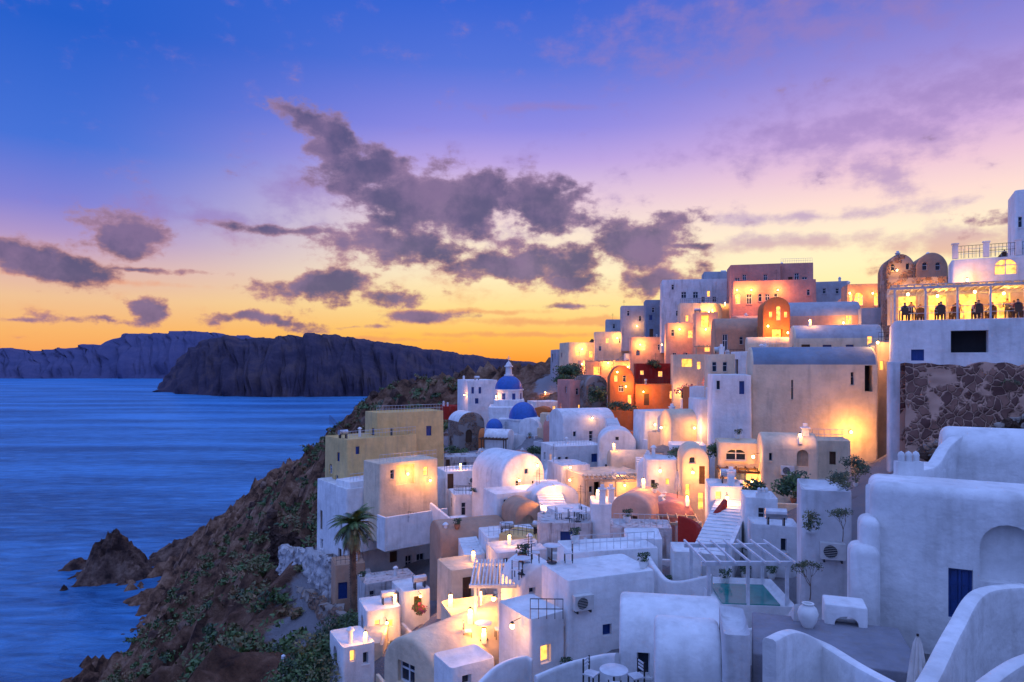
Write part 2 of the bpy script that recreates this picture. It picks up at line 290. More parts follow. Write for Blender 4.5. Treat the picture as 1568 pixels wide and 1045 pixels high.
# ---- church neighbourhood
h('white_house',(716,132),(762,134),582,650,8,mat='white',ops=[('F',724,598,4,10,'b'),('F',735,598,4,10,'b')])
h('stone_house',(702,122),(742,124),632,690,6,'vaultF','stone',[('F',718,668,10,20,'da')],roofmat='white')
h('red_house',(680,145),(710,146),622,670,6,mat='red')
h('cream_house',(790,128),(865,130),655,700,6,mat='cream',ops=[('F',800,684,6,16,'w'),('F',830,684,6,14,'w')])
h('white_house',(820,140),(860,142),615,660,5,mat='white',ops=[('F',835,630,6,10,'w')])
h('vaulted_house',(862,92),(942,94),628,700,6,'vaultX','white',[('F',880,665,5,8,'w'),('F',905,668,6,16,'w')],rise=1.6)
h('white_house',(848,84),(925,86),683,760,5,mat='white',ops=[('F',857,705,5,10,'w'),('F',868,705,5,10,'w'),('F',890,712,6,12,'w')])
h('vaulted_house',(917,74),(974,75),657,740,5,'vaultF','white',[('F',945,672,6,6,'w'),('F',930,720,8,18,'w'),('F',958,712,7,12,'d')],rise=1.6)
h('white_house',(860,66),(905,67),712,790,4,mat='white2',ops=[('F',880,745,9,12,'b'),('F',893,752,5,16,'w')])
h('terrace_house',(893,62),(990,64),728,800,5,mat='cream',ops=[('F',935,757,50,40,'o'),('F',905,750,6,10,'w')])
h('pink_house',(872,110),(905,111),582,640,6,mat='pink',ops=[('F',884,600,4,10,'w')])
h('barrel_house',(897,108),(930,109),575,640,6,'vaultF','stone',[])
h('orange_house',(933,104),(972,105),560,640,7,'vaultF','orange',[('F',943,580,5,10,'l'),('F',956,580,5,10,'w'),('F',964,612,6,14,'l')],rise=2.5)
h('red_house',(972,112),(1076,116),556,640,7,'flat','red',[('F',983,571,6,7,'l'),('F',1011,573,7,9,'l'),('F',1045,575,6,8,'l')],auto=False)
h('orange_house',(972,103),(1070,104),588,650,5,'flat','orange',[('F',990,612,8,18,'d'),('F',1030,605,10,12,'l'),('F',1052,610,8,14,'d')],auto=False)
h('cream_house',(992,86),(1068,88),642,700,5,mat='cream',ops=[('F',1000,660,4,8,'w'),('F',1052,658,8,14,'w'),('F',1030,665,6,14,'l')])
h('white_house',(1045,95),(1085,96),612,660,5,mat='white',ops=[('F',1060,630,8,14,'l')])
# far slope
h('cream_house',(870,152),(960,156),524,575,6,mat='cream',ops=[('F',885,540,6,10,'l'),('F',905,543,6,10,'l'),('F',930,543,8,12,'l')])
h('grey_house',(853,160),(882,161),535,575,6,mat='grey',ops=[('F',860,548,3,6,'w')])
h('peach_house',(895,140),(975,142),552,590,5,mat='peach',ops=[('F',915,568,12,12,'O'),('F',940,568,12,12,'O'),('F',962,568,8,10,'l')])
h('cream_house',(910,150),(972,152),508,545,6,mat='cream',ops=[('F',930,522,5,8,'l'),('F',950,522,5,8,'w')])
h('peach_house',(965,135),(1040,137),516,575,6,mat='peach',ops=[('F',985,532,6,9,'l'),('F',1010,532,6,9,'w'),('F',1030,532,6,9,'l')])
h('grey_house',(928,158),(962,159),489,530,6,mat='grey',ops=[('F',940,500,4,7,'w')])
h('grey_house',(951,148),(1002,150),468,520,6,mat='grey',ops=[('F',962,480,4,8,'w'),('F',980,488,4,8,'w')])
h('bluegrey_house',(988,140),(1022,141),459,520,6,mat='bluegrey',ops=[('F',1000,475,4,8,'w')])
h('white_house',(1013,128),(1122,133),428,520,8,mat='white2',ops=[('F',1030,440,4,8,'w'),('F',1047,452,8,10,'w'),('F',1065,452,8,10,'w'),('F',1085,450,5,9,'l'),('F',1037,480,4,8,'w')])
h('grey_house',(1078,136),(1122,138),416,470,6,mat='grey',ops=[('F',1092,430,4,7,'w')])
h('pink_house',(1118,118),(1196,121),405,470,7,mat='pink',ops=[('F',1140,425,6,9,'w'),('F',1172,425,6,9,'w')])
h('pink_house',(1194,117),(1246,118),403,470,7,mat='pink',ops=[('F',1220,424,7,11,'w')])
h('pink_house',(1120,108),(1252,112),430,500,6,mat='pink',ops=[('F',1130,458,8,16,'la'),('F',1147,458,8,16,'wa'),('F',1164,456,6,12,'w'),('F',1188,456,6,12,'w'),('F',1238,448,5,9,'w')])
h('grey_house',(1246,112),(1300,114),431,480,6,mat='grey',ops=[('F',1262,446,5,8,'w'),('F',1282,446,5,8,'w')])
h('terrace_house',(1020,112),(1080,114),494,560,5,mat='peach',ops=[('F',1030,510,5,10,'w'),('F',1058,512,10,12,'l')])
h('cream_house',(1040,120),(1100,122),464,520,5,mat='cream',ops=[('F',1052,488,5,10,'l'),('F',1078,485,10,16,'O')])
h('peach_house',(1064,104),(1100,105),478,550,5,mat='peach',ops=[('F',1080,492,12,18,'O')])
h('cream_house',(1030,100),(1085,102),542,620,5,mat='cream',ops=[('F',1052,556,16,12,'O'),('F',1070,560,6,12,'l')])
h('beige_house',(1095,84),(1168,86),486,560,6,'vaultX','tan',[('F',1110,525,8,26,'w'),('F',1135,522,6,12,'w'),('F',1150,522,6,12,'w')],rise=1.8)
h('orange_facade_house',(1168,78),(1210,79),455,540,5,'vaultF','orange',[('F',1180,482,5,9,'l'),('F',1192,480,7,22,'la'),('F',1203,482,5,9,'l'),('F',1190,515,16,22,'O')],rise=1.4,auto=False)
h('vaulted_house',(1205,86),(1320,90),461,530,6,'vaultX','peach',[('F',1300,490,10,14,'l')],rise=2.4,roofmat='grey')
h('vaulted_house',(1216,70),(1355,72),497,560,5,'vaultX','cream',[('F',1332,522,8,14,'l')],rise=1.8,roofmat='grey')
h('grey_house',(1318,82),(1365,84),471,540,5,mat='grey')
h('arched_stone_house',(1296,92),(1362,94),435,500,5,'flat','tan',[('F',1315,458,14,20,'la'),('F',1345,458,14,20,'la'),('F',1303,456,4,14,'la')],auto=False)
h('stone_domed_house',(1356,80),(1402,81),390,470,5,'vaultF','stone',[('F',1367,410,6,12,'wa'),('F',1390,408,6,10,'wa')],rise=2)
h('stone_domed_house',(1402,79),(1452,80),388,470,5,'vaultF','tan',[('F',1416,408,8,12,'wa'),('F',1436,408,8,12,'wa')],rise=2)
h('stone_wall_house',(1356,74),(1452,75),425,500,3,'flat','stone',[('F',1380,455,14,16,'l'),('F',1420,455,14,16,'l')],auto=False)
# ---- the large cream house
h('large_cream_house',(1150,57),(1345,58),531,700,5.5,'vaultX','cream',[('F',1213,597,3,30,'w'),('F',1305,580,5,20,'w'),('F',1330,580,12,40,'o')],rise=1.5,roofmat='bluegrey',auto=False)
h('large_cream_house_wing',(1090,57),(1152,58),572,710,5,'flat','white',[('F',1100,590,6,14,'w'),('F',1136,594,8,20,'b')],auto=False)
h('cream_house',(1084,66),(1126,67),541,600,4,mat='cream',ops=[('F',1094,562,7,15,'w'),('F',1110,562,7,15,'w')])
h('cream_house',(1342,57),(1366,57),522,690,4,mat='cream',ops=[('F',1350,560,6,14,'l')])
h('cream_house',(1100,50),(1168,51),676,760,3.5,mat='cream',ops=[('F',1127,697,32,18,'wa'),('F',1108,725,6,12,'w')])
h('vaulted_house',(1166,47),(1254,48),665,760,3,'vaultX','cream',[('F',1180,700,5,12,'w'),('F',1229,702,18,26,'ca')],rise=1.0)
h('cream_house',(1240,50),(1304,51),672,740,3,mat='cream',ops=[('F',1275,702,10,20,'d')])
h('arched_house',(1043,50),(1086,51),684,800,4,'vaultF','cream',[('F',1053,755,7,26,'l'),('F',1075,728,9,28,'d'),('F',1073,768,9,26,'l'),('F',1060,705,10,10,'wa')],rise=1.1)
h('small_chapel',(1141,38),(1192,39),759,830,2.5,'flat','white',[('F',1166,790,10,24,'w')])
h('white_house',(1085,44),(1140,45),742,830,3,mat='white',ops=[('F',1100,765,9,24,'l')])
h('white_house',(988,54),(1038,55),702,790,3,mat='white',ops=[('F',1000,745,7,20,'w'),('F',1022,738,6,10,'l')])
h('white_house',(1150,34),(1225,35),800,880,2.5,mat='white2',ops=[('F',1200,835,9,20,'w')])
# ---- restaurants on the right
_,RM,RL,RD,RHt=h('restaurant',(1364,50),(1690,44),490,575,9,'flat','white',[('F',1405,544,20,17,'b'),('F',1485,523,58,34,'o')],yaw=-27,par=0.05,auto=False)
h('restaurant_upper_storey',(1455,56),(1700,62),396,495,4,'flat','white',[('F',1475,455,20,26,'l'),('F',1505,455,20,26,'l'),('F',1540,408,36,26,'la')],yaw=-29,auto=False)
h('white_house',(1553,55),(1750,58),290,400,4,'flat','white',[('F',1562,340,6,16,'w')],yaw=-29,ctrl=False,auto=False)
h('whitewashed_house',(1362,40),(1388,39.5),552,710,1.0,'flat','white2',[('F',1370,600,3,30,'w')],auto=False)
# ---- foreground
h('foreground_house',(1330,21.5),(1640,24.5),740,985,3,'flat','white',[('F',1471,911,38,78,'D'),('F',1545,850,90,90,'na')],bev=0.32,par=0.0)
h('foreground_house_buttress',(1302,20.8),(1350,21.2),838,985,1.6,'flat','white',bev=0.27,par=0)
h('foreground_house_buttress',(1318,21.1),(1350,21.4),795,985,1.6,'flat','white',bev=0.25,par=0)
h('foreground_vaulted_roof',(1445,25.5),(1700,27.5),657,770,3.5,'vaultX','white',rise=1.1,bev=0.3)
h('foreground_roof_step',(1378,24.8),(1452,25),712,770,2,'flat','white',bev=0.25,par=0)
h('white_house',(1226,26),(1306,27),745,925,3,'flat','white2',[('F',1240,800,8,26,'w')],bev=0.15)
h('white_house',(868,28),(1004,29.5),888,1005,3.5,'flat','white',[('F',985,945,18,26,'w'),('F',930,965,14,18,'b')],bev=0.18,par=0.15)
h('roof_terrace_block',(872,33),(1010,34),845,905,3,'flat','white',[],bev=0.15)
h('domed_cistern_house',(797,32),(866,33),868,960,3,'vaultF','white',[('F',815,905,10,10,'w')],rise=1.2)
h('white_house',(812,27),(866,28),945,1040,3,'flat','white',[('F',848,968,8,7,'w'),('F',836,1002,16,28,'l')],bev=0.15)
h('foreground_vaulted_house',(586,31.5),(672,29),962,1090,8.5,'vaultF','cream',[('F',622,1032,26,34,'w')],rise=1.55)
h('white_house',(690,26),(760,27),1022,1090,2.2,'flat','white',[('F',715,1042,14,16,'w')],bev=0.15)
h('foreground_vaulted_house',(948,22),(1112,23.5),935,1060,4,'vaultX','white',[('F',972,975,7,7,'b'),('F',985,1018,20,36,'w')],rise=1.45,bev=0.15)
h('foreground_vaulted_house',(1003,18.5),(1108,19.3),970,1090,3,'vaultX','white',[('F',1040,1030,10,10,'wa')],rise=1.15,bev=0.15)
h('foreground_house',(1108,17.5),(1150,17.8),968,1090,2.8,'flat','white2',[],bev=0.12)
_,PM,PL,PD,PH=h('pool_terrace',(1092,27),(1222,27.6),925,975,4.5,'flat','white',[],par=0.3,bev=0.08,yaw=-5)
h('foreground_terrace',(1150,17.8),(1420,19),1000,1090,4,'flat','stonepave',[],par=0.0,bev=0.05)
h('foreground_house',(1262,19.8),(1330,20.2),925,1010,1.2,'flat','white',[('F',1300,950,44,30,'oa')],bev=0.15,par=0.02)
h('white_house',(760,44),(840,45),845,905,3,mat='white2',ops=[('F',775,862,8,14,'w'),('F',810,860,7,12,'w')])
h('white_house',(858,50),(915,51),785,850,3,mat='white',ops=[('F',870,800,8,20,'w'),('F',895,798,8,10,'w')])
h('white_house',(935,42),(1030,43),805,860,2.5,mat='whitewash')
h('restaurant_terrace',(705,33),(800,34),965,1040,6,'flat','cream',[('F',740,990,20,24,'l')],par=0.4)
h('white_house',(525,40),(575,41),990,1060,3,'flat','white',[('F',540,1005,8,18,'l'),('F',560,1008,8,18,'w')])
h('white_house',(560,47),(615,48),935,1000,3,'flat','white',[('F',578,960,8,20,'l'),('F',598,955,8,12,'l')])
h('white_house',(1030,33),(1075,34),842,900,2.5,mat='white'); h('white_house',(958,36),(1015,37),822,880,2.5,mat='white',ops=[('F',985,845,10,18,'d')])
h('white_house',(905,47),(950,48),770,830,3,mat='white'); h('white_house',(690,43),(745,44),872,940,3,mat='cream')

# ---------------------------------------------------------------- terrain surface fit
ctl=[]
def cp(px,py,Y): v=P(px,py,Y); ctl.append((v.x,v.y,v.z))
for q in [(245,950,238),(215,905,269),(268,862,308),(145,1045,192),(355,800,390),(410,742,330),(495,700,260),(550,655,240),(600,614,225),(650,608,220),(700,606,215),(780,606,220),
 (300,900,225),(330,960,150),(400,900,150),(450,800,170),(430,1040,52),(330,1040,90),(230,1040,140),(480,840,90),(440,900,85),(560,700,130),(500,720,180),(600,650,160),(640,625,175),(470,960,62),(500,1040,45),(690,700,110),(620,700,110)]: cp(*q)
for q in [(-115,150,0),(-112,100,0),(-105,50,0),(-100,-30,0),(-180,150,-20),(-200,240,-20),(-175,300,-16),(-178,340,-14),(-152,245,-10),(-210,330,-20),(-200,420,-20),(-170,60,-25),(-170,-30,-25),(-60,430,-5),(0,400,20),(60,350,50),(170,320,60),(190,100,95),(110,0,95),(30,0,84),(0,0,81),(-30,0,66),(-60,50,40),(-62,0,36),(60,150,98),(110,130,100),(0,250,74),(60,250,78),(-20,20,70),(60,30,92),(40,20,86)]: ctl.append(q)
for (M,Lx,D,zb,cen,c,*_) in HOUSES:
    if c: ctl.append((cen.x,cen.y,zb-0.2))
C=np.array(ctl); n=len(C)
def U(r2): return 0.5*r2*np.log(r2+1e-9)
d2=((C[:,None,:2]-C[None,:,:2])**2).sum(-1)
K=U(d2)+np.eye(n)*8.0
Pm=np.c_[np.ones(n),C[:,:2]]; A_=np.block([[K,Pm],[Pm.T,np.zeros((3,3))]])
sol=np.linalg.solve(A_,np.r_[C[:,2],0,0,0])
def tz(X):
    out=np.empty(len(X))
    for i in range(0,len(X),4000):
        x=X[i:i+4000]; d=((x[:,None,:]-C[None,:,:2])**2).sum(-1); out[i:i+4000]=U(d)@sol[:n]+np.c_[np.ones(len(x)),x]@sol[n:]
    return out
# ---- small infill houses terraced between the surveyed ones
R=random.Random(4); cnt=0
for it in range(6000):
    if cnt>=95: break
    Y=R.uniform(42,145); px=R.uniform(690,1330) if Y>60 else R.uniform(740,1200)
    if Y>100 and px<740: continue
    x=(px-CX)/F*Y; w_=R.uniform(2.4,4.6); dpt=R.uniform(2.4,3.6); r=math.hypot(w_,dpt)/2
    ok=True
    for (M,Lx,D,zb,cen,c,*_) in HOUSES:
        if math.hypot(cen.x-x,cen.y-Y)<(math.hypot(Lx,D)/2+r)*.62: ok=False;break
    if not ok: continue
    zb=float(tz(np.array([[x,Y]]))[0]); yaw=math.radians(R.uniform(-35,20)); ex=Vector((math.cos(yaw),math.sin(yaw),0)); c0=Vector((x,Y,0))
    a=c0-ex*w_/2
    rf=R.choice(['flat','flat','vaultF','vaultX']); Hh=R.uniform(2.1,3.4)+(0.5 if rf!='flat' else 0)
    house_w('infill_house',a,a+ex*w_,zb,Hh,dpt,rf,R.choice(['white','white','white','white','white2','cream','peach','ochre','whitewash','white','pink'] if Y<85 else ['white','cream','peach','ochre','pink','pink','orange','white2']),rise=R.uniform(.8,1.4)); cnt+=1
print('infill',cnt)
bpy.context.view_layer.update(); dg=bpy.context.evaluated_depsgraph_get()
for o,c in BOOL:
    ne=bpy.data.meshes.new_from_object(o.evaluated_get(dg))
    if len(ne.polygons)<6: print('BOOLFAIL',o.parent.name)
    else: o.data=ne
for o,c in BOOL: o.modifiers.clear(); bpy.data.objects.remove(c)
for o in [x for x in COL.objects if x.name.startswith('walls')]:
    me=o.data; me.polygons.foreach_set('use_smooth',[True]*len(me.polygons)); me.set_sharp_from_angle(angle=math.radians(32))
# front terraces with low parapets
R=random.Random(31); TERR=[]
for (M,Lx,D,zb,cen,c,H,roof,E,par) in list(HOUSES):
    if not(40<cen.y<112) or Lx>7.5 or R.random()>.55: continue
    dd_=R.uniform(1.3,2.6); hp=R.uniform(.5,.9); b=MB(); tm=R.choice(['white','white','white','cream','white2']); z0=R.uniform(-.6,0.05)
    b.box(0,-dd_,-3,Lx,-.003,z0,R.choice(['stonepave','white2','grey'])); b.box(0,-dd_-.22,-3,Lx*(1 if R.random()<.6 else .62),-dd_-.003,z0+hp,tm); b.box(-.22,-dd_-.22,-3,-.003,-.003,z0+hp,tm)
    if R.random()<.5: b.box(Lx+.003,-dd_-.22,-3,Lx+.22,-.003,z0+hp,tm)
    b.obj('walled_terrace',None,None,M,.05); TERR.append((M,Lx,dd_,z0))
# ---------------------------------------------------------------- terrain mesh
xs=np.r_[np.arange(-260,-130,2.2),np.arange(-130,75,1.1),np.arange(75,221,4.0)]
ys=np.r_[np.arange(-30,150,1.2),np.arange(150,460,1.8)]
gx,gy=np.meshgrid(xs,ys); X=np.c_[gx.ravel(),gy.ravel()]
Z=tz(X)
hc=np.array([(q[4].x,q[4].y) for q in HOUSES])
dm=np.full(len(X),1e9)
for q in hc: dm=np.minimum(dm,((X-q)**2).sum(1))
dm=np.sqrt(dm); wild=np.clip((dm-6)/12,0,1); town=np.clip(1-(dm-5)/5,0,1)
disp=np.zeros(len(X))
for i in range(len(X)):
    w=wild[i]
    if w>0.01:
        x,y=X[i]; v=Vector((x*0.045,y*0.045,Z[i]*0.02)); 
        disp[i]=w*(noise.ridged_multi_fractal(v,0.7,2.15,8,1.0,2.0)*7.5-9.4+noise.fractal(Vector((x*.3,y*.3,0)),0.55,2,4)*2.2)
Zf=Z+disp
for (M,Lx,D,zb,cen,c,*_) in HOUSES:
    if not c: continue
    r=math.hypot(Lx,D)/2+2.5; idx=np.where((abs(X[:,0]-cen.x)<r)&(abs(X[:,1]-cen.y)<r))[0]
    Mi=M.inverted()
    for i in idx:
        l=Mi@Vector((X[i,0],X[i,1],0))
        if -1.3<l.x<Lx+1.3 and -2.0<l.y<D+0.6: Zf[i]=min(Zf[i],zb-0.05)
Zf=np.maximum(Zf,-25)
def ground(x,y):
    i=np.clip(np.searchsorted(xs,x)-1,0,len(xs)-2); j=np.clip(np.searchsorted(ys,y)-1,0,len(ys)-2)
    tx=(x-xs[i])/(xs[i+1]-xs[i]); ty=(y-ys[j])/(ys[j+1]-ys[j]); G=Zf.reshape(len(ys),len(xs))
    return float((G[j,i]*(1-tx)+G[j,i+1]*tx)*(1-ty)+(G[j+1,i]*(1-tx)+G[j+1,i+1]*tx)*ty)
nx,ny=len(xs),len(ys)
ii=(np.arange(ny-1)[:,None]*nx+np.arange(nx-1)[None]).ravel()
faces=np.c_[ii,ii+1,ii+nx+1,ii+nx]
me=bpy.data.meshes.new('terrain'); me.from_pydata(np.c_[X,Zf].tolist(),[],faces.tolist()); me.materials.append(MATS['ground'])
at=me.attributes.new('town','FLOAT','POINT'); at.data.foreach_set('value',town.astype(np.float32))
me.polygons.foreach_set('use_smooth',[True]*len(me.polygons))
COL.objects.link(bpy.data.objects.new('hillside_terrain',me))
b_=MB(); b_.add([(-20000,-8000,0),(20000,-8000,0),(20000,30000,0),(-20000,30000,0)],[(0,1,2,3)],'sea'); b_.obj('sea')
def hazed_island(name,pts,mat,back,seed,rugged):
    pts=np.array(pts,float); n=420; px=np.linspace(pts[0,0],pts[-1,0],n); py=np.interp(px,pts[:,0],pts[:,1]); Ys=np.interp(px,pts[:,0],pts[:,2])
    vs=[];rows=[(0,-6),(0.04,0.10),(0.14,0.30),(0.3,0.5),(0.45,0.66),(0.62,0.82),(0.8,0.93),(1,1),(1.4,0.9),(2.2,-0.1)]
    for j,(fy,fz) in enumerate(rows):
        for i in range(n):
            Yt=Ys[i]+back; zt=ZC-(py[i]-HY)/F*Yt; zt+=noise.fractal(Vector((px[i]*0.05,seed,0)),0.8,2,4)*rugged*0.5
            x=(px[i]-CX)/F*(Ys[i]+back*fy); g_=noise.ridged_multi_fractal(Vector((px[i]*0.035,j*0.25,seed)),0.8,2.1,5,1,2)-1
            y=Ys[i]+back*fy+(g_*back*0.14 if 0<j<8 else g_*back*0.05)
            z=(zt*fz if fz>=0 else -6)+(noise.fractal(Vector((px[i]*0.06,j*.7,seed+3)),0.8,2,4)*rugged*(0.6 if 0<j<7 else 0))
            if fz<0: z=-6
            vs.append((x,y,z))
    fs=[(j*n+i,j*n+i+1,(j+1)*n+i+1,(j+1)*n+i) for j in range(len(rows)-1) for i in range(n-1)]
    me=bpy.data.meshes.new(name); me.from_pydata(vs,[],fs); me.materials.append(MATS[mat]); me.polygons.foreach_set('use_smooth',[True]*len(fs))
    COL.objects.link(bpy.data.objects.new(name,me))
hazed_island('headland_island',[(236,600,2100),(250,583,2050),(268,560,1950),(285,535,1900),(310,520,1850),(345,514,1800),(375,519,1780),(405,516,1760),(440,514,1760),(462,516,1760),(466,509,1760),(540,517,1780),(600,526,1800),(680,538,1900),(760,549,2000),(830,557,2100),(880,560,2150)],'hazed_island',330,2.0,12)
hazed_island('distant_island',[(-200,545,3900),(-60,532,3800),(0,533,3760),(50,537,3760),(105,533,3760),(125,528,3760),(160,527,3760),(185,512,3760),(215,511,3760),(265,509,3760),(285,506,3760),(345,512,3760),(420,520,3760),(520,535,3760),(640,550,3800)],'hazed_island_far',600,5.0,18)
def rock(name,px,py,Y,pr,hpx,mat='rock',seed=0,n=80):
    c=P(px,py,Y); R=pr/F*Y; H=hpx/F*Y; vs=[];fs=[]
    for j in range(n):
        for i in range(n):
            u=(i/(n-1)*2-1)*1.3; v=(j/(n-1)*2-1)*1.3; r=math.hypot(u+.12,v); a=1+0.3*noise.noise(Vector((u*2,v*2,seed)))
            hgt=max(0,1-(r/a)**1.5)**1.1; hgt=hgt*(0.55+0.30*noise.ridged_multi_fractal(Vector((u*2.2,v*2.2,seed)),0.7,2,6,1,2))-0.08+.07*noise.fractal(Vector((u*5,v*5,seed)),.7,2,4)
            if r/a>1.05: hgt=-.3
            vs.append((c.x+u*R,c.y+v*R,max(-1.2,hgt*H)))
    fs=[(j*n+i,j*n+i+1,(j+1)*n+i+1,(j+1)*n+i) for j in range(n-1) for i in range(n-1)]
    me=bpy.data.meshes.new(name); me.from_pydata(vs,[],fs); me.materials.append(MATS[mat]); COL.objects.link(bpy.data.objects.new(name,me))
rock('sea_stack_rock',182,876,288,58,66,seed=4); rock('sea_rock',238,858,305,18,10,seed=5,n=30); rock('sea_rock',122,862,300,24,14,seed=9,n=40); rock('sea_rock',99,903,270,6,8,seed=3,n=16); rock('shore_rock',290,835,320,50,26,seed=17)
# ---------------------------------------------------------------- church
def church():
    E=empty('blue_domed_church',P(780,660,118))
    def pt(px,py,Y): return P(px,py,Y)-E.location
    b=MB()
    def blk(A,B,top,bot,D): 
        a=pt(A[0],top,A[1]); c=pt(B[0],top,A[1]); zb=pt(0,bot,A[1]).z; b.box(a.x,a.y,zb,c.x,a.y+D,a.z,'white')
    blk((742,112),(862,112),657,720,8); blk((748,119),(818,119),624,700,9); blk((756,122),(803,122),613,660,7)
    blk((764,111),(800,111),642,700,3)
    b.obj('body',E,None,None,.1)
    for i,(px,py,Y,r,cap) in enumerate([(779,596,126,21,1),(801,641,110.5,22,0),(757,656,109,13,0)]):
        c=pt(px,py,Y); R=r/F*Y; b=MB()
        k=1.0 if i==0 else 1.15
        b.lathe(c,[(R*math.cos(t*math.pi/2/10),R*k*math.sin(t*math.pi/2/10)) for t in range(11)],'domeblue',32); b.obj('dome',E,40)
        b=MB(); dh=(20 if i==0 else 30)/F*Y; b.lathe(c,[(R*1.02,-dh),(R*1.02,-0.25),(R*1.1,-0.2),(R*1.1,0.02),(R*0.9,0.05)],'white',16 if i else 8)
        if i==0:
            for q in range(8):
                t=(q+0.5)*math.pi/4; rr=R*1.02*math.cos(math.pi/8); x=c.x+math.cos(t)*rr; y=c.y+math.sin(t)*rr
                Mt=Matrix.Translation((x,y,c.z-dh*0.55))@Matrix.Rotation(t,4,'Z'); b.box(-0.1,-0.3,-0.6,0.04,0.3,0.6,'bluepaint',Mt)
            top=c+Vector((0,0,R)); b.lathe(top,[(0.85,-0.2),(0.85,0.15),(0.6,0.2),(0.55,1.5),(0.8,1.55),(0.8,1.75),(0.6,1.8),(0.45,2.2),(0.2,2.5),(0.0,2.6)],'white',12)
            b.box(top.x-.05,top.y-.05,top.z+2.5,top.x+.05,top.y+.05,top.z+3.6,'white'); b.box(top.x-.35,top.y-.045,top.z+3.1,top.x+.35,top.y+.045,top.z+3.2,'white')
        b.obj('drum',E)
    b=MB()
    for px,py in((747,680),(835,684),(850,686)):
        c=pt(px,py,112); b.box(c.x-.3,c.y-.05,c.z-.6,c.x+.3,c.y+0.02,c.z+.6,'bluepaint')
    b.obj('windows',E)
church()
# ---------------------------------------------------------------- helpers for props
bpy.context.view_layer.update(); DG=bpy.context.evaluated_depsgraph_get()
def cast(px,py):
    d=Vector(((px-CX)/F,1,-(py-HY)/F)); hit,loc,nr,*_=sc.ray_cast(DG,Vector((0,0,ZC)),d.normalized()); return (loc,nr) if hit and loc.y<400 else (None,None)
def wall(name,pts,hgt,th,mat='white',smooth=True):
    W=[P(*p) for p in pts]; path=[]
    for i in range(len(W)-1):
        p0=W[max(i-1,0)];p1=W[i];p2=W[i+1];p3=W[min(i+2,len(W)-1)]
        k=8 if smooth else 1
        for q in range(k):
            t=q/k; path.append(0.5*((2*p1)+(p2-p0)*t+(2*p0-5*p1+4*p2-p3)*t*t+(3*p1-p0-3*p2+p3)*t**3))
    path.append(W[-1]); vs=[];fs=[]; o=path[0].copy()
    prof=[(-.5,-hgt),(-.5,-.1),(-.42,-.03),(-.25,0),(.25,0),(.42,-.03),(.5,-.1),(.5,-hgt)]; m_=len(prof)
    for i,p in enumerate(path):
        d=(path[min(i+1,len(path)-1)]-path[max(i-1,0)]); d.z=0; d.normalize(); nr=Vector((-d.y,d.x,0))
        for s,z in prof: vs.append(p+nr*s*th+Vector((0,0,z))-o)
    for i in range(len(path)-1):
        for j in range(m_-1): fs.append((i*m_+j,i*m_+j+1,(i+1)*m_+j+1,(i+1)*m_+j))
    fs.append(tuple(range(m_-1,-1,-1))); e=(len(path)-1)*m_; fs.append(tuple(range(e,e+m_)))
    b=MB(); b.add(vs,fs,mat); return b.obj(name,None,40,Matrix.Translation(o))
def stairs(name,p0,p1,w,n,mat='white'):
    a=P(*p0);c=P(*p1); d=c-a; L_=math.hypot(d.x,d.y); ang=math.atan2(d.y,d.x); b=MB()
    for i in range(n):
        x0=L_*i/n; z1=d.z*(i+1)/n; b.box(x0,-w/2,-1.5 if i==0 else d.z*i/n-1.5,x0+L_/n+0.004,w/2,z1,mat)
    b.box(0,-w/2-.2,-1.5,L_,-w/2-.003,d.z*0.5,mat)
    return b.obj(name,None,None,Matrix.Translation(a)@Matrix.Rotation(ang,4,'Z'))
WARM=(1,0.40,0.075)
def lamp_at(p,ydir,power,col=WARM,r=0.2,post=0,off=.75):
    ang=math.atan2(ydir.y,ydir.x)+math.pi/2
    E=empty('wall_lamp' if not post else 'floor_lantern',M=Matrix.Translation(p)@Matrix.Rotation(ang,4,'Z')); b=MB()
    b.lathe((0,0,0),[(0.0,-.11),(.07,-.08),(.09,0),(.07,.08),(0,.11)],'bulb',10); b.obj('bulb',E,60)
    b=MB(); b.cyl((0,0,.11),(0,0,.2),.1,.03,'metal',8); 
    if post: b.box(-.12,-.12,-post,.12,.12,-.12,'white'); [b.cyl((x,y,-.12),(x,y,.12),.01,.01,'metal',4) for x in(-.1,.1) for y in(-.1,.1)]
    else: b.cyl((0,0,.18),(0,.42,.25),.015,.015,'metal',6)
    b.obj('bracket',E)
    l=bpy.data.lights.new('glow','POINT'); l.energy=power; l.color=col; l.shadow_soft_size=r; o=bpy.data.objects.new('glow',l); COL.objects.link(o); o.location=(0,-off,0.05); o.parent=E
def lamp(px,py,power):
    loc,nr=cast(px,py)
    if loc is None: return
    if loc.y<100: power*=.8
    if nr.z>.5: lamp_at(loc+Vector((0,0,.6)),Vector((0,-1,0)),power*.7,post=.6,off=.3)
    else:
        n2=Vector((nr.x,nr.y,0)).normalized(); lamp_at(loc+n2*.5,n2,power)
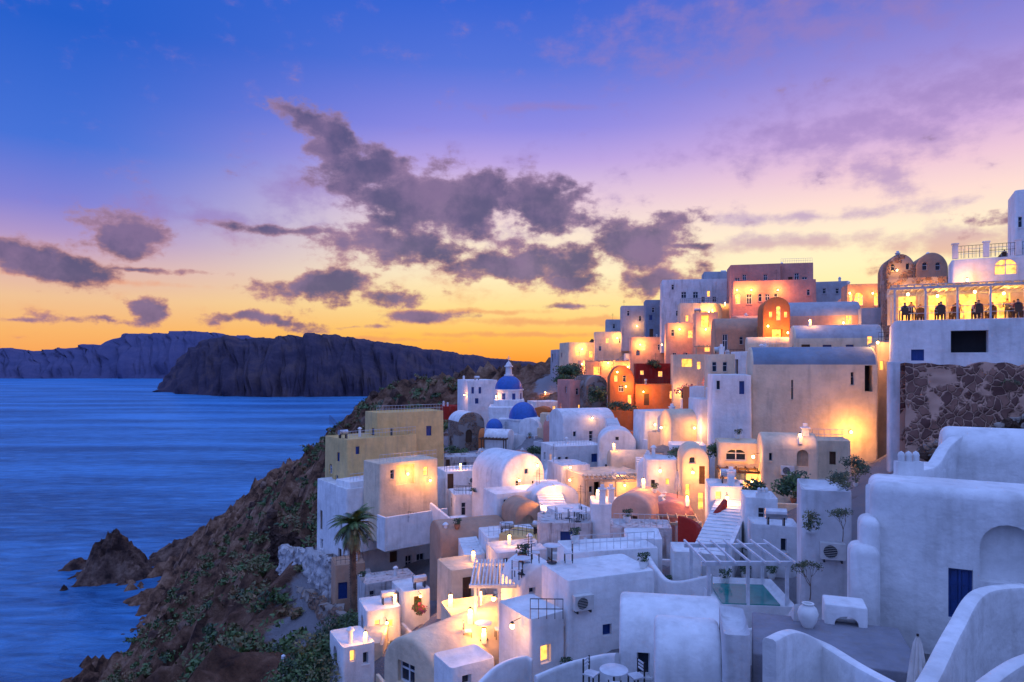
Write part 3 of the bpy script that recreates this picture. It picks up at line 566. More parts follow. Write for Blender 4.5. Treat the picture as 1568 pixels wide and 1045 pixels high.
LM=[(1301,661,600),(1270,700,120),(735,925,420),(770,915,260),(741,985,220),(690,930,320),(720,955,220),(800,955,120),
(621,725,330),(655,735,240),(690,745,140),(705,720,140),(845,745,260),(825,775,220),(818,712,260),(1150,735,260),(1112,760,200),(1060,722,260),(1052,775,180),
(985,748,220),(955,742,220),(915,765,160),(940,690,160),(1020,655,300),(1060,655,220),(985,600,320),(1040,600,320),(958,592,280),(945,570,240),
(895,558,900),(930,556,900),(960,562,800),(890,535,700),(920,532,700),(945,518,450),(980,528,700),(1018,528,600),(1040,505,450),(1085,478,800),(1080,505,450),(1050,552,600),(1070,555,350),
(1128,445,400),(1150,445,600),(1190,445,450),(1192,470,420),(1175,500,320),(1205,510,300),(1240,500,220),(1290,495,300),(1300,450,300),(1335,450,350),(1345,525,220),
(1375,440,320),(1430,440,320),(1372,415,200),(1540,420,260),(1480,430,260),(1110,470,220),(975,500,220),
(590,950,240),(565,965,200),(540,1000,170),(605,925,160),(560,985,180),(640,910,160),(835,605,300),(760,612,140),(715,605,160),(1350,560,180),(838,990,80),(880,735,120),(790,735,120),(870,715,100),(1010,720,140),(1165,700,140),(1225,680,110),(905,640,100),(780,835,120),(725,860,120),(1000,650,160)]
for q in LM: lamp(*q)
def pergola(name,M,w,D,H,nx_,mat,slat=12):
    b=MB()
    for i in range(nx_):
        x=w*i/(nx_-1)
        for y in(0,D): b.box(x-.06,y-.06,-H,x+.06,y+.06,-.1,mat)
    b.box(-.3,-.08,-.098,w+.3,.08,.06,mat); b.box(-.3,D-.08,-.098,w+.3,D+.08,.06,mat)
    for i in range(slat):
        x=-.2+(w+.4)*i/(slat-1); b.box(x-.035,-.4,.063,x+.035,D+.4,.15,mat)
    return b.obj(name,None,None,M)
def perg(name,px0,px1,py,Y0,Y1,H,nx_,mat,slat):
    a=P(px0,py,Y0); c=P(px1,py,Y0); pergola(name,Matrix.Translation(a),c.x-a.x,Y1-Y0,H,nx_,mat,slat)
perg('white_pergola',1085,1205,862,27.5,30.2,1.9,3,'frame',7)
perg('white_pergola',728,800,897,32.5,36,2.2,3,'frame',16)
perg('white_pergola',900,985,735,60,61.8,2.3,3,'woodlight',14)
perg('terrace_canopy',898,960,553,137,139.5,2.5,4,'woodlight',8)
R=random.Random(77)
for (M,Lx,dd_,z0) in TERR:
    t=R.random()
    if t<.14: pergola('timber_pergola',M@Matrix.Translation((.15,-dd_+.1,z0+2.2)),Lx-.3,dd_-.3,2.2,2,R.choice(['woodlight','frame','wood']),int(Lx*2.2))
    elif t<.5:
        E=empty('flower_pot',M=M@Matrix.Translation((R.uniform(.3,Lx-.3),-dd_+.3,z0))); b=MB(); r=.2; b.lathe((0,0,0),[(0,0),(r*.65,0),(r,r*.9),(r*.95,r*1.5),(r*1.05,r*1.6),(r*.85,r*1.6),(r*.8,r*1.3),(0,r*1.3)],R.choice(['clay','potwhite']),16); b.obj('pot',E,40)
        b=MB(); 
        for q in range(140):
            d=Vector((R.gauss(0,1),R.gauss(0,1),R.gauss(0,1))).normalized()*R.random()**.5; p=Vector((d.x*.38,d.y*.38,.6+d.z*.38)); u=Vector((R.gauss(0,1),R.gauss(0,1),R.gauss(0,1))).normalized(); v=u.orthogonal().normalized(); b.add([p-u*.07,p+v*.03,p+u*.07,p-v*.03],[(0,1,2,3)],R.choice(['leaf','leafdark','leaf','leaf2']))
        b.obj('plant',E)
RT=RM@Matrix.Translation((0,0,RHt-.05))
pergola('restaurant_canopy',RT@Matrix.Translation((.25,.25,2.35)),RL-.5,6.2,2.35,7,'frame',26)
b=MB(); b.box(0.1,.1,2.52,RL-.1,6.6,2.57,'canvas'); b.obj('canopy_awning',None,None,RT)
b=MB(); b.box(0,7.2,0,RL,7.5,3.0,'cream'); 
for i in range(6): b.box(.8+i*2.1,7.12,.3,2.0+i*2.1,7.198,2.3,'litglass')
b.obj('restaurant_back_wall',None,None,RT)
for i in range(6):
    p=RT@Vector((1.2+i*2.1,2.2+(i%2)*2.4,2.05)); lamp_at(p,Vector((0,-1,0)),120,off=.3)
b=MB(); b.box(.5,.6,PH-.24,PL-.5,PD-.5,PH-.16,'pool'); b.obj('swimming_pool',None,None,PM)
def umbrella(name,px,py,Y,H,closed=True,mat='canvas'):
    p=P(px,py,Y); b=MB(); b.cyl((0,0,-H),(0,0,.1),.025,.025,'metal',8); b.lathe((0,0,-H),[(0,.08),(.25,.06),(.28,0)],'metal',12)
    if closed:
        n=32; vs=[];pr=[(0.02,0.06),(.07,-.1),(.12,-.5),(.17,-1.0),(.19,-1.3),(.10,-1.4)]
        for r,z in pr:
            for i in range(n): t=2*math.pi*i/n; rr=r*(1+.28*math.cos(t*8)); vs.append((rr*math.cos(t),rr*math.sin(t),z))
        b.add(vs,[(j*n+i,j*n+(i+1)%n,(j+1)*n+(i+1)%n,(j+1)*n+i) for j in range(len(pr)-1) for i in range(n)],mat)
    else:
        b.lathe((0,0,0),[(0,.05),(.7,-.15),(1.4,-.42),(1.4,-.55)],mat,8)
    return b.obj(name,None,60,Matrix.Translation(p))
umbrella('closed_parasol',1405,978,14.5,2.2); umbrella('closed_parasol',1037,722,48,2.3); umbrella('parasol',1040,687,58,2.3,False,'canvasdark'); umbrella('parasol',1015,682,62,2.3,False,'canvasdark')
def table(name,px,py,Y,r=.4,chairs=2,rot=0,snap=True):
    p=P(px,py,Y)
    if snap:
        loc,nr=cast(px,py+4)
        if loc is not None and nr.z>.5: p=loc+Vector((0,0,.75))
    E=empty(name,p); b=MB(); b.lathe((0,0,0),[(0,.03),(r-.03,.03),(r,.015),(r,-.01),(0,-.01)],'frame',28); b.cyl((0,0,-.72),(0,0,-.01),.03,.03,'metal',8); b.lathe((0,0,-.75),[(0,.05),(.22,.03),(.24,0)],'metal',14); b.obj('table_top',E,40)
    for k in range(chairs):
        t=rot+k*2*math.pi/chairs; Mt=Matrix.Rotation(t,4,'Z')@Matrix.Translation((r+.35,0,-.75)); b=MB()
        b.box(-.2,-.2,.42,.2,.2,.46,'frame',Mt)
        for x in(-.17,.17):
            for y in(-.17,.17): b.box(x-.018,y-.018,0,x+.018,y+.018,.42 if x<0 else .88,'metal',Mt)
        for z in(.6,.7,.8): b.box(.16,-.152,z,.185,.152,z+.05,'frame',Mt)
        b.obj('chair',E)
table('round_table',940,1026,20,.42,3,.4,False); table('round_table',845,857,34,.4,2,0); table('round_table',838,950,28,.35,2,.6); table('round_table',870,790,58,.4,2,.3); table('round_table',885,795,56,.4,2,1)
table('round_table',772,972,33,.4,2,.5); table('round_table',740,975,34,.4,2,.2); table('round_table',945,880,34,.4,2,.2); table('round_table',700,762,70,.4,2,1.2); table('round_table',800,875,50,.4,2,1.2)
def ac(px,py,w=.85):
    loc,nr=cast(px,py)
    if loc is None: return
    nr=Vector((nr.x,nr.y,0)); 
    if nr.length<.5: return
    ang=math.atan2(nr.y,nr.x)+math.pi/2; b=MB(); b.box(-w/2,-.32,-.3,w/2,-.02,.3,'acwhite')
    n=20; vs=[(-.09+.24*math.cos(2*math.pi*i/n),-.332,.24*math.sin(2*math.pi*i/n)) for i in range(n)]; b.add(vs,[tuple(range(n))],'dark')
    for i in range(7): z=-.2+i*.065; b.box(-.32,-.342,z-.006,.14,-.334,z+.006,'acwhite')
    for x in(-.3,.3): b.box(x-.03,-.3,-.42,x+.03,.05,-.303,'metal')
    b.obj('air_conditioner',None,None,Matrix.Translation(loc)@Matrix.Rotation(ang,4,'Z'))
for q in [(1274,842),(890,920),(722,735),(1338,535),(1010,765),(560,820),(925,735),(1205,720)]: ac(*q)
def leaves(name,c,rad,n,size,mats,parent=None,lumps=7,mb=None,seed=None):
    b=mb or MB(); c=Vector(c); R=random.Random(seed if seed is not None else n+int(c.x*7)); L_=[(Vector((R.uniform(-.6,.6)*rad[0],R.uniform(-.6,.6)*rad[1],R.uniform(-.45,.6)*rad[2])),R.uniform(.35,.6),R.choice(mats)) for _ in range(lumps)]
    for i in range(n):
        o,k,mt=R.choice(L_); d=Vector((R.gauss(0,1),R.gauss(0,1),R.gauss(0,1))).normalized()*(R.random()**.4)
        p=c+o+Vector((d.x*rad[0],d.y*rad[1],d.z*rad[2]))*k; u=Vector((R.gauss(0,1),R.gauss(0,1),R.gauss(0,1))).normalized(); v=u.orthogonal().normalized(); s_=size*R.uniform(.6,1.3)
        b.add([p-u*s_,p+v*s_*.45,p+u*s_,p-v*s_*.45],[(0,1,2,3)],mt if R.random()<.8 else R.choice(mats))
    if not mb: return b.obj(name,parent)
def pot(px,py,r=.2,plant=True,mat='potwhite',leafm='leaf',s=1):
    loc,nr=cast(px,py)
    if loc is None: return
    p=loc
    if nr.z<.5:
        q=loc+Vector((nr.x,nr.y,0)).normalized()*(r+.1); hit,l2,n2,*_=sc.ray_cast(DG,q,Vector((0,0,-1))); p=l2 if hit else q
    E=empty('flower_pot' if plant else 'clay_jar',p); b=MB()
    pr=[(0,0),(r*.65,0),(r*1.0,r*.9),(r*.95,r*1.5),(r*1.05,r*1.6),(r*.85,r*1.6),(r*.8,r*1.3),(0,r*1.3)] if plant else [(0,0),(r*.55,0),(r*.95,r*.8),(r*1.1,r*1.5),(r*.9,r*2.1),(r*.55,r*2.4),(r*.65,r*2.6),(r*.45,r*2.6),(r*.4,r*2.3),(0,r*2.2)]
    b.lathe((0,0,0),pr,mat,20); b.obj('pot',E,40)
    if plant: leaves('plant',Vector((0,0,r*2.2)),(r*1.6*s,r*1.6*s,r*1.8*s),110,r*.35,[leafm,'leafdark'],E)
for q in [(1237,960,.26,False),(1285,900,.2,False),(1130,672,.22),(1268,752,.18),(1288,750,.2),(1082,745,.2),(1002,755,.2),(820,1010,.16),(600,980,.2),(575,995,.2),(645,935,.25,True,'clay'),(1145,790,.2),(905,845,.2),(930,850,.2,True,'clay'),(985,870,.2),(760,890,.2),(1110,895,.2),(800,860,.25,True,'clay'),(960,800,.25),(880,830,.22),(700,810,.25,True,'clay'),(640,820,.25),(1180,860,.2),(1020,905,.22,True,'clay'),(1050,900,.2),(555,890,.25),(1215,770,.2,True,'clay'),(860,1005,.18),(940,760,.25),(1090,790,.2),(1060,830,.2,True,'clay'),(1000,840,.2),(1310,745,.15),(1250,755,.15,True,'clay'),(1150,870,.2),(720,900,.25)]: pot(*q)
def bush(name,px,py,Y,rx,rz,mats=('leaf','leafdark'),n=700,size=.12):
    leaves(name,P(px,py,Y),(rx,rx,rz),n,size,list(mats),lumps=10)
bush('bush',1212,742,40,1.1,.9,n=1400); bush('bush',1155,748,42,.8,.6,n=600); bush('flowering_shrub',1055,602,96,2.2,1.2,('flower','leafdark'),900,.2); bush('bush',1305,715,25.8,.55,.5,('leafdark','leaf2'),900,.05)
bush('flowering_shrub',640,935,49,.6,.5,('flower','leaf'),500,.08); bush('bush',915,608,105,1.6,1.6,n=700,size=.2); bush('bush',1040,695,57,1.2,.8,('leaf2','leaf'),500,.12); bush('bush',950,625,99,2.4,1.0,n=700,size=.2)
bush('bush',735,748,66,.9,.5); bush('bush',500,1010,42,2.5,1.6,('leaf','leafdark','leaf2'),2600,.14); bush('bush',470,1030,44,3,1.8,('leafdark','leaf'),3000,.14); bush('bush',530,965,50,1.8,1.4,n=1800); bush('bush',515,985,52,2.2,1.8,('leafdark','leaf2'),1800,.14)
bush('bush',820,690,95,1.4,.8,size=.16); bush('bush',700,690,95,1.8,.9,size=.16); bush('bush',1000,560,112,1.5,1.0,size=.2); bush('bush',900,815,48,.7,.5,size=.08); bush('bush',1095,690,52,.8,.6,size=.1); bush('bush',1285,738,25.4,.5,.4,('leafdark','leaf2'),700,.05); bush('bush',1240,800,25.2,.35,.5,('leafdark','leaf2'),400,.05)
def tree(name,px,py,Y,H,R_,n=2200,mats=('leaf','leafdark'),bare=False):
    p=P(px,py,Y); E=empty(name,p); b=MB(); R=random.Random(int(px)); ends=[]
    k0=.013 if bare else .035
    def br(a,d,l,r,lv):
        m_=a+d*l*.5+Vector((R.uniform(-.08,.08),R.uniform(-.08,.08),0))*l; e=a+d*l; b.cyl(a,m_,r,r*.82,'bark',5); b.cyl(m_,e,r*.82,r*.65,'bark',5)
        if lv==0: ends.append(e); return
        for k in range(3):
            nd=(d+Vector((R.uniform(-.9,.9),R.uniform(-.9,.9),R.uniform(-.2,.5)))).normalized(); br(e,nd,l*.7,r*.6,lv-1)
    br(Vector((0,0,-H)),Vector((.05,0,1)),H*(.3 if bare else .42),H*k0,4 if bare else 3); b.obj('trunk',E)
    b=MB()
    for e in ends:
        if bare: leaves('',e,(.16,.16,.14),9,.035,['leafdark','leaf2'],mb=b,lumps=2,seed=R.randint(0,9999))
        else: leaves('',e,(R_*.42,R_*.42,R_*.34),n//len(ends),R_*.06,list(mats),mb=b,lumps=3,seed=R.randint(0,9999))
    b.obj('crown',E)
tree('tree',872,568,128,5,4); tree('tree',862,580,126,4,3); tree('tree',905,600,112,4,2.4); tree('twiggy_shrub',1290,770,24.5,1.4,1,bare=True); tree('twiggy_shrub',1240,850,24.3,1.6,1,bare=True); tree('twiggy_shrub',1545,575,37.5,1.4,1,bare=True)
# palm
def palm():
    base=P(541,945,55); top=P(543,805,55); E=empty('palm_tree',base); H=top.z-base.z; b=MB(); R=random.Random(3)
    for i in range(40):
        z0=-1+(H+1)*i/40; z1=-1+(H+1)*(i+1)/40; r=.27-.05*i/40; b.cyl((.03*math.sin(i*.2),0,z0),(.03*math.sin(i*.2+.2),0,z1),r*1.2,r*.88,'bark',10)
    b.obj('trunk',E)
    b=MB()
    for k in range(130):
        a=R.uniform(0,2*math.pi); dead=k<60; el=R.uniform(-1.45,-.85) if dead else R.uniform(-.5,1.35); Lf=R.uniform(1.3,2.9) if dead else R.uniform(1.9,2.6)
        p=Vector((0,0,H)); d=Vector((math.cos(a)*math.cos(el),math.sin(a)*math.cos(el),math.sin(el))); mt=R.choice(['dry','dry','bark']) if dead else R.choice(['leaf','leaf','leafdark','leaf2']); n=14
        for i in range(n):
            q=p+d*Lf/n; side=d.cross(Vector((0,0,1))).normalized(); b.cyl(p,q,.025*(1-i/n)+.006,.02*(1-i/n)+.006,mt,4,False)
            ll=(.3 if dead else .5)*math.sin(math.pi*min(1,(i+2)/(n+1)))+.1
            for s in(-1,1):
                for o in (0,.5):
                    pp=p+(q-p)*o; t=pp+(side*s*.8+d*.75+Vector((0,0,-.25))).normalized()*ll; w=d*.045; b.add([pp-w,pp+w,t],[(0,1,2)],mt)
            d=(d+Vector((0,0,-.13))).normalized(); p=q
    b.obj('fronds',E)
palm()
b=MB(); R=random.Random(11); cnt=0
while cnt<1900:
    x=R.uniform(-125,-12); y=R.uniform(38,235)
    g0=noise.noise(Vector((x*.05,y*.05,2)))
    if g0<-.3 or R.random()<(y/380): continue
    if np.sqrt(((hc-[x,y])**2).sum(1).min())<4.5: continue
    z=ground(x,y)
    if z<9: continue
    s_=R.uniform(.7,2.6); leaves('',(x,y,z+s_*.2),(s_,s_,s_*.6),int(60+1800/y),.2+y*.0013,R.choice([['leaf2','dry'],['leaf','leaf2'],['leaf','leafdark'],['leaf','leaf2']]),mb=b,lumps=4,seed=cnt); cnt+=1
b.obj('hillside_shrubs')
def boulder(b,c,r,mat,R):
    bm=bmesh.new(); bmesh.ops.create_icosphere(bm,subdivisions=2,radius=r); s=R.random()*50
    vs=[(c+v.co*(1+.5*noise.noise(v.co*1.4/r+Vector((s,s,0))))) for v in bm.verts]; fs=[tuple(v.index for v in f.verts) for f in bm.faces]; b.add(vs,fs,mat); bm.free()
b=MB()
for i in range(260):
    t=R.random(); px=1410+t*180; py=700-R.random()*(10+t*60); Y=37.2-R.random()*1.4; boulder(b,P(px,py,Y),R.uniform(.1,.32),R.choice(['rock','stone']),R)
b.obj('rubble_pile')
b=MB()
for i in range(120):
    x=R.uniform(-42,-10); y=R.uniform(190,245); boulder(b,Vector((x,y,ground(x,y)+.1)),R.uniform(.8,2.0),'rock',R)
for i in range(200):
    x=R.uniform(-165,-60); y=R.uniform(120,330); z=ground(x,y)
    if z<1: continue
    boulder(b,Vector((x,y,z)),R.uniform(.6,1.8),'rock',R)
b.obj('hillside_boulders')
def rough_wall(name,A,B,H,mat,amp=.16):
    a=P(*A); c=P(*B); L_=math.hypot(c.x-a.x,c.y-a.y); sl=(c.z-a.z); ang=math.atan2(c.y-a.y,c.x-a.x); n=60; m_=34; vs=[]
    for j in range(m_):
        for i in range(n):
            x=L_*i/(n-1); top=-.1+amp*2.2*noise.noise(Vector((x*1.1,a.x,4)))+sl*i/(n-1); z=-H+(H+top)*j/(m_-1); y=amp*noise.fractal(Vector((x*1.4,z*1.4,2)),.7,2,4)-(.12*(m_-1-j)/m_ if mat!='ruin' else 0)*H*.5; vs.append((x,y,z))
    fs=[(j*n+i,j*n+i+1,(j+1)*n+i+1,(j+1)*n+i) for j in range(m_-1) for i in range(n-1)]
    o=len(vs); k=(m_-1)*n
    for i in range(n): v=vs[k+i]; vs.append((v[0],v[1]+.7,v[2]-.05))
    for i in range(n): vs.append((L_*i/(n-1),.8,-H))
    fs+=[(k+i,k+i+1,o+i+1,o+i) for i in range(n-1)]+[(o+i,o+i+1,o+n+i+1,o+n+i) for i in range(n-1)]
    b=MB(); b.add(vs,fs,mat); b.obj(name,None,60,Matrix.Translation(a)@Matrix.Rotation(ang,4,'Z'))
rough_wall('ruined_stone_wall',(1386,555,38.5),(1680,555,37),5.6,'ruin',.12)
rough_wall('whitewashed_rock_wall',(428,838,80),(505,850,66),5.5,'whitewash',.5); rough_wall('whitewashed_rock_wall',(500,850,66),(560,880,63),5,'whitewash',.4)
rough_wall('stone_retaining_wall',(440,890,74),(530,945,56),4.5,'stone',.4); rough_wall('stone_retaining_wall',(415,810,86),(470,830,78),4,'rock',.7)
wall('curved_parapet',[(1178,978,15.5),(1215,965,16.5),(1262,985,17),(1320,1020,15.5),(1400,1062,13.5)],1.6,.32)
wall('curved_parapet',[(1568,895,19),(1500,905,18),(1462,960,16),(1420,1040,13.5),(1380,1090,12.5)],2.2,.4)
wall('curved_parapet',[(1060,945,25),(1100,962,24),(1150,962,22.5),(1200,950,21.5),(1222,925,20)],1.2,.25)
wall('curved_parapet',[(985,838,35),(1005,870,32),(1030,890,30),(1090,880,29)],1.4,.25)
wall('curved_parapet',[(820,1035,22),(870,1015,22.5),(925,1002,22.5),(945,1000,22)],1.5,.2)
wall('curved_parapet',[(720,1060,24),(760,1020,25),(800,1005,26),(815,1010,26)],1.5,.2)
wall('curved_parapet',[(1640,985,13),(1560,1010,12.5),(1500,1050,11.5)],1.2,.3)
wall('curved_parapet',[(1335,742,22.3),(1385,722,23.2),(1425,712,24.2),(1448,680,25.2),(1480,657,26.2)],1.5,.45)
wall('whitewashed_path_wall',[(845,800,56),(880,790,57),(905,805,52),(900,840,46)],1.4,.3)
wall('whitewashed_path_wall',[(1135,735,48),(1120,770,44),(1105,815,40),(1075,850,37)],1.8,.35)
wall('red_wall',[(1110,765,42),(1085,800,40),(1060,850,37),(1035,880,35)],1.8,.3,'red'); wall('red_wall',[(1040,790,41),(1065,800,40),(1085,830,38)],1.6,.3,'red')
wall('garden_wall',[(850,700,82),(835,730,72),(850,770,64)],1.5,.3); wall('garden_wall',[(1000,765,58),(1040,800,46),(1100,830,38)],1.5,.3)
wall('garden_wall',[(660,770,66),(700,800,62),(745,812,56)],1.5,.3); wall('garden_wall',[(745,960,36),(720,970,34),(700,990,31)],1,.25,'cream')
stairs('staircase',(870,850,46),(835,735,63),2.2,26); stairs('staircase',(1085,850,34),(1128,745,47),1.8,22); stairs('staircase',(565,985,44),(585,925,52),1.4,14,'cream'); stairs('staircase',(1005,780,52),(985,700,66),1.5,20); stairs('staircase',(725,850,50),(700,790,62),1.3,18); stairs('staircase',(960,700,76),(935,640,90),1.6,22)
def railing(name,pts,h_,mat='metal',step=.5,M=None):
    W=[P(*p) for p in pts] if M is None else [M@Vector(p) for p in pts]; b=MB(); o=W[0]
    for a,c in zip(W,W[1:]):
        L_=(c-a).length; k=max(1,int(L_/step)); 
        for i in range(k+1): q=a+(c-a)*i/k-o; b.cyl(q,q+Vector((0,0,h_)),.015,.015,mat,5)
        for z in(h_,h_*.5): b.cyl(a-o+Vector((0,0,z)),c-o+Vector((0,0,z)),.02,.02,mat,5)
    return b.obj(name,None,None,Matrix.Translation(o))
U_=[q for q in HOUSES if q[8].name.startswith('restaurant_upper')][0]; UT=U_[0]@Matrix.Translation((0,0,U_[6]-.03))
railing('roof_railing',[(.25,.2,0),(U_[1]-.25,.2,0)],1.0,'metal',.25,UT); railing('terrace_railing',[(.25,.2,0),(RL-.25,.2,0)],.95,'steel',1.0,RT); railing('terrace_railing',[(625,800,64),(660,803,66)],1,'metal',.3)
railing('terrace_railing',[(812,948,27),(862,948,27.4)],.8,'metal',.3); railing('roof_railing',[(525,672,69.5),(505,650,74)],1,'metal',.5); railing('terrace_railing',[(695,757,68),(760,760,69)],.9,'metal',.3); railing('terrace_railing',[(1172,533,76),(1210,533,76)],1,'frame',.3)
for (M,Lx,D,zb,cen,c,H,roof,E,par) in HOUSES:
    if 33<cen.y<130 and roof=='flat' and random.random()<.28: railing('roof_railing',[(.2,.2,H-.05),(Lx-.2,.2,H-.05)],.75,random.choice(['metal','frame','steel']),.35,M)
for i in range(4):
    b=MB(); b.box(-.2,-.2,0,.2,.2,1.15,'white'); b.box(-.26,-.26,1.153,.26,.26,1.25,'white'); b.obj('roof_pillar',None,None,UT@Matrix.Translation((.35+i*2.1,.25,0)))
def finial(px,py,Y,s=1):
    b=MB()
    for dx in(-.35,0,.35): b.lathe((dx*s,0,0),[(.15*s,-.5),(.15*s,.1*s),(.17*s,.14*s),(.12*s,.28*s),(0,.36*s)],'white',14)
    b.box(-.6*s,-.22*s,-.9,.6*s,.22*s,-.1,'white'); b.obj('chimney_cap',None,50,Matrix.Translation(P(px,py,Y)))
finial(1391,702,23,.7); finial(1168,752,38.5,.6)
R=random.Random(9)
for (M,Lx,D,zb,cen,c,H,roof,E,par) in HOUSES:
    if cen.y<33 or R.random()<.35: continue
    for k in range(R.choice([1,1,2])):
        x=R.uniform(.5,Lx-.5); y=R.uniform(.5,D-.4); z=H-par-.05 if roof=='flat' else H-.75; t=R.random(); b=MB(); Mt=M@Matrix.Translation((x,y,z)); s_=R.uniform(.7,1.1)
        if t<.4: b.box(-.22*s_,-.22,-.3,.22*s_,.22,1.0*s_,'white'); b.box(-.29*s_,-.29,1.003*s_,.29*s_,.29,1.1*s_,'white'); b.box(-.14,-.14,1.103*s_,.14,.14,1.35*s_,'white'); b.obj('chimney',None,None,Mt,.03)
        elif t<.6: b.cyl((0,0,-.3),(0,0,.9*s_),.17,.14,'white',12); b.lathe((0,0,.9*s_),[(.24,0),(.24,.06),(.1,.2),(0,.24)],'white',12); b.obj('chimney',None,40,Mt)
        elif t<.72 and roof=='flat': b.cyl((-.5,0,.75),(.5,0,.75),.28,.28,'steel',14); b.box(-.4,-.25,0,-.34,.25,.6,'metal'); b.box(.34,-.25,0,.4,.25,.6,'metal'); b.obj('water_tank',None,None,Mt)
        elif t<.85:
            b.cyl((0,0,-.2),(0,0,2.0),.02,.02,'metal',5)
            for q in range(5): b.cyl((-.4+q*.05,0,1.4+q*.12),(.4-q*.05,0,1.4+q*.12),.012,.012,'metal',4)
            b.obj('tv_antenna',None,None,Mt)
# people
HANDS=(9,13)
def skinmesh(name,J,bones,root,shirt):
    me=bpy.data.meshes.new(name); me.from_pydata([j[0] for j in J],bones,[]); o=bpy.data.objects.new(name,me); COL.objects.link(o)
    o.modifiers.new('s','SKIN'); 
    for i,j in enumerate(J): me.skin_vertices[0].data[i].radius=(j[1],j[1]); me.skin_vertices[0].data[i].use_root=(i==root)
    sd=o.modifiers.new('u','SUBSURF'); sd.levels=1; sd.render_levels=1
    bpy.context.view_layer.update(); m2=bpy.data.meshes.new_from_object(o.evaluated_get(bpy.context.evaluated_depsgraph_get())); bpy.data.objects.remove(o)
    m2.materials.clear()
    for k in(shirt,'trousers','skin','hair'): m2.materials.append(MATS[k])
    hz=max(v.co.z for v in m2.vertices); hip=J[0][0][2]
    for p in m2.polygons:
        c=p.center; p.use_smooth=True
        if c.z>hz-.33: p.material_index=3 if (c.z>hz-.1 or c.y>.05) else 2
        elif c.z<hip+.03: p.material_index=1
        else: p.material_index=0
        if any((c-Vector(J[k][0])).length<.09 for k in HANDS): p.material_index=2
    return m2
def fig(seated,shirt):
    if seated:
        J=[((0,0,.5),.15),((0,.02,.72),.13),((0,0,.95),.15),((0,-.01,1.08),.055),((0,-.03,1.2),.095),((0,-.03,1.3),.085),
           ((.2,0,.98),.06),((.25,-.06,.76),.045),((.22,-.26,.72),.035),((.18,-.36,.74),.03),((-.2,0,.98),.06),((-.25,-.06,.76),.045),((-.2,-.26,.74),.035),((-.16,-.36,.76),.03),
           ((.1,-.05,.5),.09),((.12,-.42,.5),.065),((.12,-.42,.1),.045),((.12,-.55,.04),.04),((-.1,-.05,.5),.09),((-.12,-.42,.5),.065),((-.12,-.42,.1),.045),((-.12,-.55,.04),.04)]
    else:
        J=[((0,0,.95),.14),((0,0,1.15),.13),((0,0,1.38),.15),((0,-.01,1.5),.055),((0,-.03,1.62),.095),((0,-.03,1.72),.085),
           ((.2,0,1.4),.06),((.26,0,1.12),.045),((.27,-.08,.88),.035),((.27,-.1,.78),.03),((-.2,0,1.4),.06),((-.26,0,1.12),.045),((-.2,-.25,1.1),.035),((-.15,-.34,1.12),.03),
           ((.1,0,.9),.09),((.11,0,.5),.065),((.12,.02,.1),.045),((.12,-.14,.04),.04),((-.1,0,.9),.09),((-.12,-.04,.5),.065),((-.13,0,.1),.045),((-.13,-.16,.04),.04)]
    B=[(0,1),(1,2),(2,3),(3,4),(4,5),(2,6),(6,7),(7,8),(8,9),(2,10),(10,11),(11,12),(12,13),(0,14),(14,15),(15,16),(16,17),(0,18),(18,19),(19,20),(20,21)]
    for h_ in HANDS:
        w=Vector(J[h_][0]); 
        for k in range(4):
            J.append(((w.x-.03+.02*k,w.y-.05-.03*(1-abs(k-1.4)*.4),w.z-.035),.008)); B.append((h_,len(J)-1))
        J.append(((w.x-(.05 if w.x>0 else -.05),w.y-.03,w.z),.009)); B.append((h_,len(J)-1))
    return skinmesh('person',J,B,0,shirt)
FM=[(True,fig(True,s)) for s in('shirt_a','shirt_b','shirt_c')]+[(False,fig(False,s)) for s in('shirt_b','shirt_a')]
R=random.Random(2); RZ=math.atan2(RM[1][0],RM[0][0])
for i in range(11):
    tx=.9+i*1.12; ty=.9+(i%2)*2.3; p=RT@Vector((tx,ty,.75)); E=empty('restaurant_table',M=Matrix.Translation(p)@Matrix.Rotation(RZ,4,'Z')); b=MB(); b.box(-.35,-.35,-.03,.35,.35,.02,'canvas')
    for a_ in(-.3,.3):
        for c_ in(-.3,.3): b.box(a_-.025,c_-.025,-.75,a_+.025,c_+.025,-.033,'wood')
    b.obj('table',E); b=MB(); b.lathe((0,0,.02),[(.05,0),(.06,.12),(.04,.16),(0,.16)],'bulb',10); b.obj('candle',E)
    for s in(-1,1):
        if R.random()<.15: continue
        st,me=FM[R.choice([0,1,0,2])]; o=bpy.data.objects.new('seated_diner',me); COL.objects.link(o); o.matrix_world=RT@Matrix.Translation((tx,ty+s*.72,0))@Matrix.Rotation(0 if s>0 else math.pi,4,'Z')
        b=MB(); b.box(-.22,-.2,.38,.22,.2,.42,'wood'); b.box(-.22,.2,.38,.22,.24,.9,'wood')
        for x in(-.2,.2):
            for y in(-.18,.2): b.box(x-.02,y-.02,0,x+.02,y+.02,.378,'wood')
        b.obj('dining_chair',None,None,RT@Matrix.Translation((tx,ty+s*.74,0))@Matrix.Rotation(0 if s>0 else math.pi,4,'Z'))
for i in range(4):
    o=bpy.data.objects.new('standing_waiter',FM[3+i%2][1]); COL.objects.link(o); o.matrix_world=RT@Matrix.Translation((1.6+i*3.1,5.2,0))@Matrix.Rotation(R.uniform(-1,1),4,'Z')
b=MB(); b.cyl((0,0,-3),(0,0,1.5),.05,.04,'frame',8); b.lathe((0,0,1.5),[(.04,0),(.14,.08),(.14,.3),(0,.4)],'frame',10); b.obj('street_lamp',None,None,Matrix.Translation(P(434,1045,46)))
